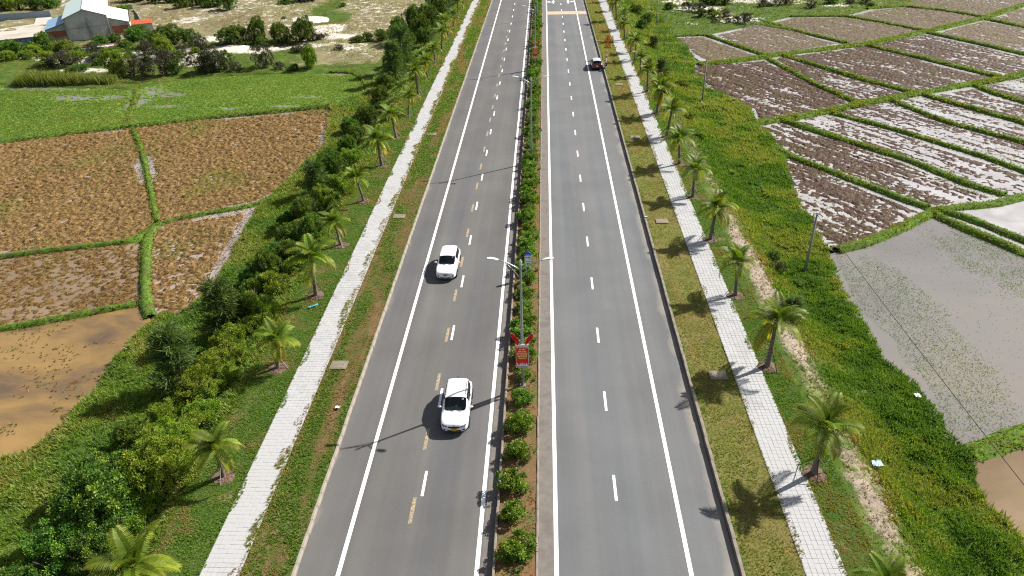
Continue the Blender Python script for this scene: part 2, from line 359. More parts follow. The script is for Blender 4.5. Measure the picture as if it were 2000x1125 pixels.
# ================================================================== the setting
# field outlines (corner points read off the photograph, laid on the field plane)
OUT = 60
fields_px = [
 # name, kind, points
 ('green', [(-60, 160), (40, 170), (262, 176), (248, 248), (120, 262), (-60, 284)], 'the corner where a dirt path meets the reeds'),
 ('green', [(268, 172), (330, 160), (400, 152), (520, 147), (690, 143), (718, 175), (700, 198), (648, 209), (400, 231), (248, 248)], 'the bare brown patch by the shrub row'),
 ('stubble', [(-60, 290), (120, 266), (258, 251), (278, 310), (292, 390), (302, 440), (272, 470), (120, 488), (-60, 510)], 'widest brown stubble'),
 ('stubble', [(264, 250), (400, 233), (648, 213), (646, 240), (636, 288), (600, 318), (570, 345), (560, 372), (500, 400), (360, 426), (308, 436), (296, 380), (282, 310)], 'stubble reaching the shrub slope'),
 ('ochre', [(288, 470), (310, 440), (360, 428), (500, 404), (492, 430), (460, 480), (430, 540), (385, 603), (345, 616), (305, 612), (290, 580), (287, 520)], 'wedge of ochre stubble'),
 ('wetstub', [(-60, 514), (120, 491), (274, 474), (282, 540), (280, 592), (200, 606), (100, 627), (-60, 654)], 'wet reddish stubble'),
 ('tanpond', [(-60, 658), (100, 632), (200, 611), (278, 596), (296, 628), (262, 668), (230, 703), (185, 772), (120, 838), (60, 880), (-60, 925)], 'tan muddy water'),
 ('brownpond', [(-60, 950), (30, 928), (56, 934), (52, 958), (0, 1000), (-60, 1030)], 'small orange pool'),
 # right of the road
 ('pale', [(1306, 72), (1378, 70), (1440, 92), (1500, 113), (1440, 121), (1375, 124), (1345, 105)], 'ploughed brown plot by the scrub'),
 ('pale', [(1384, 68), (1480, 49), (1560, 64), (1655, 86), (1530, 106), (1502, 112), (1440, 91)], 'pale ploughed plot'),
 ('pale', [(1500, 44), (1545, 33), (1648, 32), (1730, 47), (1808, 62), (1690, 86), (1657, 86), (1560, 63)], 'pale'),
 ('pale', [(1652, 31), (1700, 18), (1762, 14), (1840, 22), (1922, 34), (1808, 62), (1730, 46)], 'pale'),
 ('pale', [(1766, 12), (1800, -6), (1930, -10), (2060, -8), (1924, 33), (1840, 21)], 'pale'),
 ('pale', [(1922, 38), (2000, 14), (2090, -8), (2130, 60), (2000, 54)], 'pale'),
 ('pale', [(1812, 64), (1920, 38), (2000, 54), (2130, 72), (2130, 140), (2000, 107), (1900, 84)], 'pale'),
 ('plough', [(1692, 88), (1808, 64), (1900, 85), (2000, 108), (2130, 142), (2000, 146), (1962, 154), (1870, 132), (1780, 110)], 'plough'),
 ('plough', [(1528, 108), (1690, 89), (1780, 111), (1870, 133), (1960, 155), (1880, 168), (1790, 184), (1700, 160), (1610, 134)], 'plough'),
 ('plough', [(1500, 114), (1526, 109), (1610, 135), (1700, 162), (1786, 184), (1680, 204), (1590, 165)], 'plough'),
 ('plough', [(1356, 128), (1400, 123), (1498, 116), (1590, 166), (1676, 204), (1570, 227), (1470, 241), (1462, 216), (1410, 192), (1376, 172), (1352, 148)], 'plough'),
 ('wet', [(1904, 166), (1962, 156), (2000, 147), (2130, 150), (2130, 240), (2000, 201), (1940, 184)], 'wet'),
 ('wet', [(1800, 184), (1902, 168), (1940, 185), (2000, 202), (2130, 242), (2130, 290), (2000, 241), (1890, 211)], 'wet'),
 ('flood', [(1742, 196), (1798, 185), (1890, 212), (2000, 243), (2130, 292), (2130, 330), (2000, 279), (1845, 238)], 'flood'),
 ('flood', [(1620, 220), (1740, 197), (1845, 240), (2000, 281), (2130, 332), (2130, 390), (2000, 336), (1925, 308), (1835, 280), (1750, 254)], 'flood'),
 ('flood', [(1522, 234), (1618, 221), (1750, 256), (1835, 282), (1925, 310), (2000, 338), (2130, 392), (2000, 384), (1975, 385), (1890, 361), (1775, 313), (1655, 276)], 'flood'),
 ('wet', [(1456, 246), (1520, 235), (1655, 278), (1775, 315), (1890, 363), (1972, 387), (1930, 402), (1885, 404), (1840, 411), (1825, 410), (1775, 394), (1650, 346), (1545, 306), (1512, 290)], 'wet'),
 ('wet', [(1530, 308), (1545, 309), (1650, 349), (1775, 397), (1818, 413), (1815, 418), (1750, 450), (1690, 475), (1630, 492), (1606, 480), (1576, 430), (1550, 390), (1534, 340)], 'wet'),
 ('paleflood', [(1850, 412), (1885, 405), (1930, 403), (2000, 386), (2130, 396), (2130, 520), (2000, 470), (1912, 434)], 'paleflood'),
 ('paleflood', [(1838, 424), (1850, 418), (1912, 438), (2000, 474), (2130, 524), (2130, 546), (2000, 494), (1905, 455)], 'paleflood'),
 ('greypond', [(1628, 494), (1690, 477), (1750, 452), (1818, 420), (1836, 428), (1905, 457), (2000, 498), (2150, 560), (2190, 800), (2000, 845), (1885, 884), (1830, 840), (1790, 770), (1720, 700), (1680, 640), (1640, 570), (1608, 500)], 'greypond'),
 ('brownpond2', [(1886, 896), (2000, 858), (2200, 812), (2260, 1180), (2050, 1150), (1990, 1062), (1930, 990), (1896, 930)], 'brownpond2'),
]
FIELDS = [(k, UL(p), d) for k, p, d in fields_px]
TOPL, TOPR = -21.7, 17.7
LBY = UL([(-160, 1040), (-60, 925), (60, 880), (130, 835), (185, 770), (280, 640), (385, 600), (430, 540), (500, 420), (570, 345), (635, 290), (648, 210), (720, 180)])
RBY = UL([(1990, 1060), (1930, 990), (1885, 890), (1830, 840), (1790, 770), (1720, 700), (1680, 640), (1640, 570), (1610, 490), (1575, 430), (1550, 390), (1535, 340), (1520, 290), (1470, 245), (1460, 215), (1380, 175), (1352, 145), (1345, 105), (1310, 73)])
_ly, _lx = zip(*sorted((b, a) for a, b in LBY)); _ry, _rx = zip(*sorted((b, a) for a, b in RBY))
def left_bound(y): return np.interp(y, _ly, _lx)
def right_bound(y): return np.interp(y, _ry, _rx)
def in_fields(x, y):
    r = np.zeros(np.shape(x), bool)
    for k, p, d in FIELDS: r |= inpoly(x, y, p)
    return r
def H(x, y):
    x = np.asarray(x, float); y = np.asarray(y, float)
    d = np.maximum(TOPL - x, x - TOPR)
    wid = np.where(x < 0, 6.0, 6.5)
    s = sstep(0, 1, d / wid)
    z = .22 * (1 - s) + (FZ + .18) * s
    z = z + s * (fbm(x * .35, y * .35, 4) - .5) * .7 + np.clip(d, 0, 1) * (fbm(x * 1.3 + 40, y * 1.3, 3) - .5) * .28
    far = sstep(125, 150, y) * sstep(34, 46, np.abs(x + 0 * y)) * (x < 0)
    z = z + far * (fbm(x * .07 + 9, y * .07, 4) - .42) * 2.0
    return z
def ground_sheet():
    xs = np.concatenate([[-2600, -1500, -800, -400, -260, -205], np.arange(-185, 151, .7), [180, 240, 400, 800, 1500, 2600]])
    ys = np.concatenate([[-900, -400, -150, -60, -20, 0, 10], np.arange(18, 236, .7), [255, 290, 340, 420, 600, 900, 1500, 3000, 5000]])
    X, Y = np.meshgrid(xs, ys)
    Z = H(X, Y)
    Z = np.where((X > -18.6) & (X < 15.9), -.4, Z)
    infld = in_fields(X, Y)
    Z = np.where(infld, FZ - .5, Z)
    nx, ny = len(xs), len(ys)
    idx = np.arange(nx * ny).reshape(ny, nx)
    F = np.stack([idx[:-1, :-1], idx[:-1, 1:], idx[1:, 1:], idx[1:, :-1]], -1).reshape(-1, 4)
    # land cover: R sand, G dry grass, B bare soil
    sand = np.zeros(X.shape); dry = np.zeros(X.shape); soil = np.zeros(X.shape)
    L = (X < -33)
    area = L * sstep(122, 134, Y)
    dry = np.maximum(dry, area * .62)
    sand = np.maximum(sand, area * (.22 + .30 * fbm(X * .045, Y * .045 + 3, 3)))
    nearhouse = L * sstep(168, 156, Y) * sstep(-46, -54, X); dry = dry * (1 - .55 * nearhouse); sand = sand * (1 - .75 * nearhouse)
    for (px, py, rx, ry, a) in [(640, 75, 9, 5, .75), (560, 95, 16, 4, .65), (470, 100, 12, 5, .7), (605, 40, 5.0, 5.0, .95), (640, 60, 5, 6, .9), (425, 80, 6, 6, .7), (370, 40, 8, 6, .55), (530, 15, 6, 4, .5),
                                (690, 95, 7, 7, .5), (400, 115, 7, 4, .7), (65, 112, 3, 3, .9), (110, 118, 5, 3, .7), (260, 118, 22, 4.5, .85), (380, 125, 8, 3.5, .9), (180, 140, 10, 2.5, .6), (560, 60, 18, 7, .5), (700, 30, 14, 10, .35)]:
        cx, cy = U(px, py, FZ); q = np.exp(-(((X - cx) / rx) ** 2 + ((Y - cy) / ry) ** 2) ** 1.3); sand = np.maximum(sand, q * a)
    for (px, py, rx, ry, a) in [(1360, 18, 9, 5, .75), (1450, 40, 9, 6, .6), (1480, 2, 10, 6, .75), (1640, 12, 7, 3, .6), (1320, 5, 6, 6, .6), (1400, 30, 7, 4, .6), (1350, 48, 4, 3, .45), (1560, 6, 8, 4, .5)]:
        cx, cy = U(px, py, FZ); q = np.exp(-(((X - cx) / rx) ** 2 + ((Y - cy) / ry) ** 2) ** 1.3); sand = np.maximum(sand, q * a)
    for (px, py, rx, ry) in [(640, 18, 2.5, 14), (655, 40, 3, 8), (690, 165, 7, 8), (600, 140, 20, 4)]:
        cx, cy = U(px, py, FZ); q = np.exp(-(((X - cx) / rx) ** 2 + ((Y - cy) / ry) ** 2)); dry = dry * (1 - q); sand = sand * (1 - q * .9)
    # worn top of the right-hand bank
    dr = X - TOPR
    band = np.exp(-((dr - 1.7) / 1.6) ** 2)
    soil = np.maximum(soil, band * (-.10 + 1.25 * fbm(X * .16, Y * .13 + 8, 3)) * sstep(100, 70, Y))
    dry = np.maximum(dry, np.exp(-((dr - 2.0) / 2.2) ** 2) * .55 * sstep(125, 80, Y))
    dl = TOPL - X
    dry = np.maximum(dry, .30 * np.exp(-((dl - 11) / 3.0) ** 2))
    sand *= ~infld; far_r = (X > 20) * sstep(165, 185, Y); dry = np.maximum(dry, far_r * .35); sand = np.maximum(sand, far_r * .3)
    zone = np.stack([sand, dry, soil], -1).reshape(-1, 3)
    me = npmesh('ground', np.stack([X, Y, Z], -1), F, M['terrain'], zone=zone, smooth=True)
    o = link('ground', me); tag(o, 'grassy and sandy ground falling from the highway bank to the fields', 'ground', kind='structure')
ground_sheet()

Y0, Y1 = 12.0, 420.0
def strip(name, x0, x1, z, mat, label, nx=6, step=1.0, wob=0.0, y0=Y0, y1=Y1, parent=None, kind='structure'):
    ys = np.concatenate([np.arange(y0, min(y1, 200), step), np.arange(min(y1, 200), y1 + 1, 10.0)])
    xs = np.linspace(x0, x1, nx)
    X, Y = np.meshgrid(xs, ys); Z = np.full(X.shape, z) + wob * (fbm(X * 1.2, Y * 1.2, 3) - .5)
    n, m = len(xs), len(ys); idx = np.arange(n * m).reshape(m, n)
    F = np.stack([idx[:-1, :-1], idx[:-1, 1:], idx[1:, 1:], idx[1:, :-1]], -1).reshape(-1, 4)
    o = link(name, npmesh(name, np.stack([X, Y, Z], -1), F, mat, smooth=True), parent)
    if parent is None: tag(o, label, name.split('_')[0] if name.split('_')[0] in ('road', 'verge', 'walkway', 'gutter', 'median', 'lawn') else name, kind=kind)
    return o
road_left = strip('road_left', -13.3, -2.72, 0.0, M['asphalt_left'], 'grey asphalt carriageway carrying the two white cars', 2, 4)
road_right = strip('road_right', -0.32, 10.35, 0.0, M['asphalt_right'], 'grey asphalt carriageway with the parked dark red car', 2, 4)
strip('gutter_left', -3.38, -2.74, .004, M['gutter'], 'concrete channel along the shaded side of the median kerb', 2, 4)
strip('gutter_right', -.30, .58, .004, M['gutter'], 'concrete channel along the sunny side of the median kerb', 2, 4)
strip('median', -2.62, -.42, .20, M['median_soil'], 'orange soil of the planted median strip', 8, .4, .10)
strip('verge_left', -16.42, -13.50, .24, M['verge_left'], 'green and brown verge beside the two white cars', 10, .4, .12)
strip('verge_right', 10.62, 13.80, .24, M['verge_right'], 'olive mown verge crossed by palm shadows', 10, .4, .10)
strip('lawn_left', -21.8, -18.42, .25, M['lawn'], 'grass strip under the palms on the stubble field side', 8, .5, .12)
strip('lawn_right', 15.82, 17.8, .25, M['lawn'], 'grass strip under the palms on the flooded field side', 6, .5, .12)

# painted lines
def paint(name, x0, x1, y0, y1, mat, parent, z=.008):
    v = [(x0, y0, z), (x1, y0, z), (x1, y1, z), (x0, y1, z)]
    me = bpy.data.meshes.new(name); me.from_pydata(v, [], [(0, 1, 2, 3)]); me.materials.append(mat)
    return link(name, me, parent)
for x, r in ((-11.05, road_left), (-3.60, road_left), (.69, road_right), (7.83, road_right)):
    paint('edge_line', x - .12, x + .12, Y0, Y1, M['white_paint'], r, .012)
dash_me = {}
def dash(kind, x, y0, L, w, mat, parent):
    me = bpy.data.meshes.new(kind); hw = w / 2
    me.from_pydata([(-hw, 0, 0), (hw, 0, 0), (hw, L, 0), (-hw, L, 0)], [], [(0, 1, 2, 3)]); me.materials.append(mat)
    o = link(kind, me, parent); o.location = (x, y0, .008)
    return o
for k in range(28):
    dash('lane_dash', 4.30, 21.9 + 8 * k, 2.05, .17, M['white_paint'], road_right)
    dash('lane_dash', -7.32, 22.0 + 8.06 * k, 2.05, .17, M['white_paint'], road_left)
for k in range(24):
    dash('old_yellow_dash', -7.73, 22.0 + 5.98 * k, 2.0, .23, M['yellow_paint'], road_left)
paint('yellow_band', .84, 10.1, 177.6, 181.4, M['band_paint'], road_right, .016)
def arrow(x, y, sgn):
    P = [(-.16, 0), (.16, 0), (.16, 2.4), (.16 + sgn * 0, 2.4)]
    v = [(-.15, 0), (.15, 0), (.15, 3.0), (-.15, 3.0), (sgn * .15, 1.7), (sgn * .95, 2.3), (sgn * .95, 2.8), (sgn * .15, 2.3), (sgn * .95, 1.7), (sgn * 1.75, 2.75), (sgn * .95, 3.6), (-.42, 3.0), (.42, 3.0), (0, 5.0)]
    me = bpy.data.meshes.new('lane_arrow')
    me.from_pydata([(a, b, .018) for a, b in v], [], [(0, 1, 2, 3), (4, 5, 6, 7), (8, 9, 10), (11, 12, 13)]); me.materials.append(M['white_paint'])
    o = link('lane_arrow', me, road_right); o.location = (x, y, 0)
arrow(2.45, 191.5, -1); arrow(6.15, 191.5, 1)

# kerbs: one-metre stones; the distant ones joined
def kerb(name, x, w, h, mat, label):
    root = empty(name, (x, 0, 0)); tag(root, label, 'kerb', kind='structure')
    mb = MB(); b = .03
    prof = [(-w / 2, -.15), (w / 2, -.15), (w / 2, h - b), (w / 2 - b, h), (-w / 2 + b, h), (-w / 2, h - b)]
    mb.prism([(px, .006, pz) for px, pz in prof], (0, .988, 0))
    me = mb.mesh('kerb_stone', mat)
    for k in range(76):
        o = link('kerb_stone', me, root)
        o.location = (random.uniform(-.012, .012), 23 + k, random.uniform(-.014, .012)); o.rotation_euler = (random.uniform(-.006, .006), random.uniform(-.02, .02), random.uniform(-.008, .008))
    far = MB()
    for y in list(range(12, 23)) + list(range(99, 260)):
        dx, dz = random.uniform(-.012, .012), random.uniform(-.014, .012)
        far.prism([(px + dx, y + .006, pz + dz) for px, pz in prof], (0, .988, 0))
    o = far.build('kerb_stone_row', mat, root); tag(o, kind='stuff')
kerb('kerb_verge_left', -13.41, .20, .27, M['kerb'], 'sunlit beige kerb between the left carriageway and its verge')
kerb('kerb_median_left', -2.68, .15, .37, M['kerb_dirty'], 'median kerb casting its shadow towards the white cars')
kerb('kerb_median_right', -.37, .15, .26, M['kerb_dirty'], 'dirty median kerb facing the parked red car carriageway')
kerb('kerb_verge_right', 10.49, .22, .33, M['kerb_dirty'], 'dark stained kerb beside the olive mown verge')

# paved walkways: 30 cm pavers
def walkway(name, x0, ncol, label):
    p = .30
    root = strip(name, x0 - .03, x0 + ncol * p + .03, .284, M['grout'], label, 2, 4, 0, Y0, 260)
    mb = MB(); mb.prism([(.006, .006, -.05), (.294, .006, -.05), (.294, .006, .028), (.285, .006, .035), (.015, .006, .035), (.006, .006, .028)], (0, .288, 0))
    me = mb.mesh('paver', M['paver'])
    ys0 = 24.9; rows = 300 // ncol
    for r in range(rows):
        for c in range(ncol):
            o = link('paver', me, root); o.location = (x0 + c * p, ys0 + r * p, .262 + random.uniform(-.006, .006)); o.rotation_euler = (random.uniform(-.012, .012), random.uniform(-.012, .012), 0)
    # the remaining pavers as one mesh
    k = np.concatenate([ys0 - p * np.arange(1, 42), ys0 + rows * p + p * np.arange(0, 620)])
    CX, CY = np.meshgrid(x0 + p * np.arange(ncol), k); CX = CX.ravel(); CY = CY.ravel(); n = len(CX)
    z = .262 + rng.uniform(-.006, .006, n); tx = rng.uniform(-.012, .012, (n, 2)) * .3
    a, b = .006, .294
    V = np.empty((n, 8, 3))
    for i, (dx, dy) in enumerate(((a, a), (b, a), (b, b), (a, b))):
        V[:, i] = np.stack([CX + dx, CY + dy, z - .05], -1)
        V[:, 4 + i] = np.stack([CX + dx * .97 + .004, CY + dy * .97 + .004, z + .035 + tx[:, 0] * (dx - .15) / .15 + tx[:, 1] * (dy - .15) / .15], -1)
    q = np.array([(4, 5, 6, 7), (0, 1, 5, 4), (1, 2, 6, 5), (2, 3, 7, 6), (3, 0, 4, 7)])
    F = (np.arange(n)[:, None, None] * 8 + q[None]).reshape(-1, 4)
    o = link('paver_field', npmesh('paver_field', V.reshape(-1, 3), F, M['paver']), root); tag(o, kind='stuff')
walkway('walkway_left', -18.40, 7, 'pale grey paved walkway beside the two white cars carriageway')
walkway('walkway_right', 13.75, 7, 'pale grey paved walkway beyond the olive verge')

# ------------------------------------------------------------------ paddy fields
fd = np.array(U(1890, 361, FZ)) - np.array(U(1522, 234, FZ)); fd /= np.linalg.norm(fd)       # furrow direction on the right
fl = np.array(U(295, 440, FZ)) - np.array(U(262, 255, FZ)); fl /= np.linalg.norm(fl)
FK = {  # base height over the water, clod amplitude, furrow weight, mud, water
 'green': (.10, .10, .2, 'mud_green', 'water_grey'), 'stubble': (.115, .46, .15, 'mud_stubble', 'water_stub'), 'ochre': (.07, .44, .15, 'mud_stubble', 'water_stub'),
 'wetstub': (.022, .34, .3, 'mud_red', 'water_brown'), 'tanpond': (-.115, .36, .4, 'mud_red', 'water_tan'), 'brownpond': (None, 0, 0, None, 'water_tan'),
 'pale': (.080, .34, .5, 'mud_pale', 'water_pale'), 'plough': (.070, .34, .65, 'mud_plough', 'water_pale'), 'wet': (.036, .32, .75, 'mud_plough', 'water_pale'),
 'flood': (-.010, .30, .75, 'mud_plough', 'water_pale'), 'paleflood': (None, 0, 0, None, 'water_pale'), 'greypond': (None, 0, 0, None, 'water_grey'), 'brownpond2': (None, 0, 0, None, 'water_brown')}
WETSPOT = [(140, 192, 3.5, 1.6), (185, 193, 3.5, 1.3), (222, 190, 2.5, 1.1), (290, 180, 3.5, 3.0), (268, 203, 1.6, 4.0), (305, 186, 5, 1.4), (60, 173, 9, 1.0), (150, 174, 7, 1.0), (330, 208, 3, .7), (440, 212, 3, .7), (600, 190, 2.5, .7), (560, 208, 2.5, .6), (665, 145, 3, 1)]
def clod(X, Y, d, kind):
    u = X * d[0] + Y * d[1]; v = -X * d[1] + Y * d[0]
    w = FK[kind][2]
    c = fbm(X * 3.0, Y * 3.0, 2) 
    f = .6 * vnoise(u * .16, v * 2.0 + 30) + .4 * vnoise(u * .45 + 9, v * 2.6)
    g = vnoise(u * .10 + 70, v * .42 + 11)
    n = (1 - w) * (c - .5) + w * ((f - .5) * .95 + (c - .5) * .75 + (g - .5) * .35)
    wetz = 0.0
    if kind == 'green':
        for (px, py, rx, ry) in WETSPOT: cx, cy = U(px, py, FZ); wetz = np.maximum(wetz, np.exp(-(((X - cx) / rx) ** 2 + ((Y - cy) / ry) ** 2)))
        wetz = wetz * np.clip(1.5 * fbm(X * 1.6, Y * 2.0, 3) - .56, 0, .5)
    big = (fbm(X * .055 + 31, Y * .055, 3) - .5)
    b0, amp = FK[kind][0], FK[kind][1]
    if X.size: b0 = b0 + .045 * (vnoise(np.round(np.mean(X) / 6.0) * 3.7, np.round(np.mean(Y) / 6.0) * 5.3) - .5) * (kind in ('pale', 'plough', 'wet', 'flood'))
    return b0 - wetz + amp * n + .09 * big * (1 if kind not in ('stubble', 'green') else .5)
def field_name(k): return 'pond' if 'pond' in k or k == 'paleflood' else 'paddy_field'
_cnt = {}
def field(i, kind, poly, desc):
    b0, amp, w, mud, wat = FK[kind]
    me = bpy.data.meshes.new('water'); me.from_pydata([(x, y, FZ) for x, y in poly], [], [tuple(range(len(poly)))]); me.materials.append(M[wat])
    nm = field_name(kind)
    wo = link(nm, me)
    tag(wo, FLABEL[i], 'field' if nm == 'paddy_field' else 'pond', kind='structure')
    if b0 is None: return
    x0, y0 = np.min(poly, 0); x1, y1 = np.max(poly, 0); x1 = min(x1, 150); x0 = max(x0, -170)
    yc = max((y0 + y1) / 2, 30); st = .20 if yc < 100 else (.26 if yc < 130 else .40)
    xs = np.arange(x0, x1 + st, st); ys = np.arange(y0, y1 + st, st)
    X, Y = np.meshgrid(xs, ys)
    X = X + (vnoise(X * 3, Y * 3) - .5) * st * .8; Y = Y + (vnoise(X * 3 + 50, Y * 3) - .5) * st * .8
    Z = FZ + clod(X, Y, fl if x0 < 0 else fd, kind)
    ed = np.zeros(X.shape)
    m, n = X.shape; idx = np.arange(m * n).reshape(m, n)
    c = inpoly(X[:-1, :-1] + st / 2, Y[:-1, :-1] + st / 2, poly)
    # narrow water margin along the field edge
    shrink = np.array(poly) ; cen = shrink.mean(0)
    if kind in ('stubble', 'ochre', 'wetstub', 'wet', 'plough', 'pale'):
        dist = np.full(X.shape, 99.0)
        for a in range(len(poly)):
            p, q = np.array(poly[a]), np.array(poly[(a + 1) % len(poly)]); e = q - p; L2 = (e ** 2).sum() + 1e-9
            t = np.clip(((X - p[0]) * e[0] + (Y - p[1]) * e[1]) / L2, 0, 1)
            dist = np.minimum(dist, np.hypot(X - p[0] - t * e[0], Y - p[1] - t * e[1]))
        Z = Z - .30 * np.exp(-((dist - .55) / .55) ** 2) * sstep(.40, .60, fbm(X * .09 + 5, Y * .09, 2))
    F = np.stack([idx[:-1, :-1], idx[:-1, 1:], idx[1:, 1:], idx[1:, :-1]], -1)[c]
    keep = (Z.ravel()[F] > FZ - .03).any(1); F = F[keep]
    used, inv = np.unique(F, return_inverse=True)
    V = np.stack([X, Y, Z], -1).reshape(-1, 3)[used]
    o = link('mud', npmesh('mud', V, inv.reshape(-1, 4), M[mud], smooth=False), wo)
FLABEL = {
 0: 'bright green seedling field cut off by the picture edge below the reeds', 1: 'bright green seedling field curving towards the shrubs on the slope',
 2: 'wide brown stubble field cut off by the picture edge', 3: 'brown stubble field between the green seedlings and the shrub slope',
 4: 'wedge-shaped ochre stubble field narrowing to a point', 5: 'wet reddish stubble field just above the tan pond',
 6: 'tan muddy pond with dark weed streaks', 7: 'small orange pool below the tan pond',
 8: 'small brown ploughed plot beside the scrub and utility pole', 9: 'pale ploughed plot just beyond the small brown plot',
 10: 'pale ploughed plot below the bright green meadow', 11: 'pale ploughed plot, second beyond the meadow corner', 12: 'pale ploughed plot touching the top picture edge',
 13: 'pale ploughed sliver in the top corner of the picture', 14: 'pale ploughed plot above the long diagonal bund at the picture edge', 15: 'brown ploughed plot reaching the picture edge, upper row',
 16: 'broad dark ploughed plot in the middle of the upper row', 17: 'narrow dark ploughed strip between two bunds, upper row', 18: 'dark ploughed plot right beside the middle utility pole',
 19: 'wet plot at the picture edge above the white flooded strips', 20: 'wet ploughed plot, second from the picture edge', 21: 'flooded white-streaked strip, uppermost of three',
 22: 'flooded white-streaked strip, middle of three', 23: 'flooded white-streaked strip, lowest of three', 24: 'long wet ploughed plot above the tilted concrete pole plot',
 25: 'tapering wet ploughed plot behind the leaning concrete pole', 26: 'pale flooded field at the picture edge above the double bund', 27: 'thin channel of pale water between two bunds',
 28: 'large grey flooded field with sprouting rice and a cable above it', 29: 'brown muddy pond in the lower corner under the cable'}
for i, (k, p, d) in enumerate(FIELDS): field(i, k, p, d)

# ------------------------------------------------------------------ bunds
bund_px = [
 ([(-60, 288), (0, 280), (120, 265), (240, 250), (270, 249), (400, 232), (520, 222), (600, 214), (650, 209)], 1.5, .62, 'bund between green seedlings and brown stubble'),
 ([(262, 253), (280, 305), (290, 350), (300, 400), (307, 437)], 1.0, .42, 'bund between the two large stubble fields'),
 ([(-60, 512), (0, 504), (120, 489), (272, 471), (300, 442)], 1.0, .50, 'bund above the wet reddish stubble'),
 ([(300, 446), (330, 432), (360, 427), (430, 414), (500, 402), (560, 376)], .9, .45, 'bund above the ochre wedge'),
 ([(304, 440), (286, 472), (285, 540), (284, 596), (298, 628)], 1.5, .50, 'bund between wet stubble and ochre wedge'),
 ([(-60, 656), (0, 645), (100, 628), (200, 608), (278, 594)], 1.0, .50, 'bund along the tan pond'),
 ([(268, 170), (262, 200), (254, 225), (245, 250)], 1.3, .25, 'dirt path between the green seedling fields'),
 ([(640, 142), (688, 143), (706, 155), (718, 172), (722, 186)], .9, .40, 'dark curved bank at the end of the green field'),
 ([(2130, -28), (2000, 10), (1922, 36), (1808, 63), (1690, 88), (1600, 98), (1528, 107), (1440, 120), (1358, 128)], 2.2, .50, 'long diagonal bund of the upper plots'),
 ([(2130, 128), (2000, 146), (1962, 155), (1880, 168), (1790, 184), (1680, 205), (1570, 228), (1460, 244)], 2.0, .50, 'long diagonal bund above the flooded strips'),
 ([(2130, 372), (2000, 385), (1930, 402), (1885, 404), (1845, 411), (1822, 414)], 1.5, .50, 'short bund above the pale flooded field'),
 ([(1826, 412), (1815, 419), (1750, 451), (1690, 476), (1625, 493)], 1.4, .55, 'curved bund at the edge of the grey flooded field'),
 ([(1300, 72), (1378, 69), (1440, 91), (1505, 113)], 1.3, .50, 'bund of the small brown plot'),
 ([(1480, 40), (1500, 45), (1560, 63), (1655, 86)], 1.3, .50, 'bund between the pale plots'),
 ([(1540, 33), (1648, 32), (1730, 46), (1810, 62)], 1.3, .50, 'bund below the bright meadow'),
 ([(1690, 18), (1762, 13), (1840, 21), (1922, 35)], 1.3, .50, 'bund near the top picture edge'),
 ([(1920, 37), (2000, 54), (2130, 78)], 1.3, .50, 'bund in the top corner'),
 ([(1808, 64), (1900, 84), (2000, 107), (2130, 142)], 1.4, .50, 'bund of the upper row, outermost'),
 ([(1690, 89), (1780, 110), (1870, 132), (1962, 155)], 1.4, .50, 'bund of the upper row, second from the picture edge'),
 ([(1526, 108), (1610, 134), (1700, 161), (1790, 184)], 1.4, .50, 'bund of the upper row, third from the picture edge'),
 ([(1498, 115), (1590, 165), (1680, 205)], 1.2, .50, 'bund of the upper row beside the middle pole plot'),
 ([(1902, 167), (1940, 184), (2000, 201), (2130, 241)], 1.2, .50, 'bund below the wet corner plot'),
 ([(1800, 185), (1890, 211), (2000, 242), (2130, 291)], 1.2, .50, 'bund above the uppermost flooded strip'),
 ([(1740, 197), (1845, 239), (2000, 280), (2130, 331)], 1.1, .48, 'bund between the upper two flooded strips'),
 ([(1620, 221), (1750, 255), (1835, 281), (1925, 309), (2000, 337), (2130, 391)], 1.1, .48, 'bund between the lower two flooded strips'),
 ([(1520, 234), (1655, 277), (1775, 314), (1890, 362), (1975, 386)], 1.4, .52, 'bund below the lowest flooded strip'),
 ([(1500, 284), (1545, 307), (1650, 347), (1775, 395), (1826, 411)], 1.3, .52, 'bund above the tapering wet plot'),
 ([(1826, 413), (1850, 415), (1912, 436), (2000, 472), (2130, 522)], 1.3, .52, 'upper of the double bunds'),
 ([(1820, 416), (1836, 427), (1905, 456), (2000, 496), (2150, 556)], 1.4, .52, 'lower of the double bunds'),
 ([(2200, 800), (2000, 850), (1940, 872), (1885, 890)], 1.9, .22, 'weedy low bund between grey field and brown pond'),
]
bund_pts = []
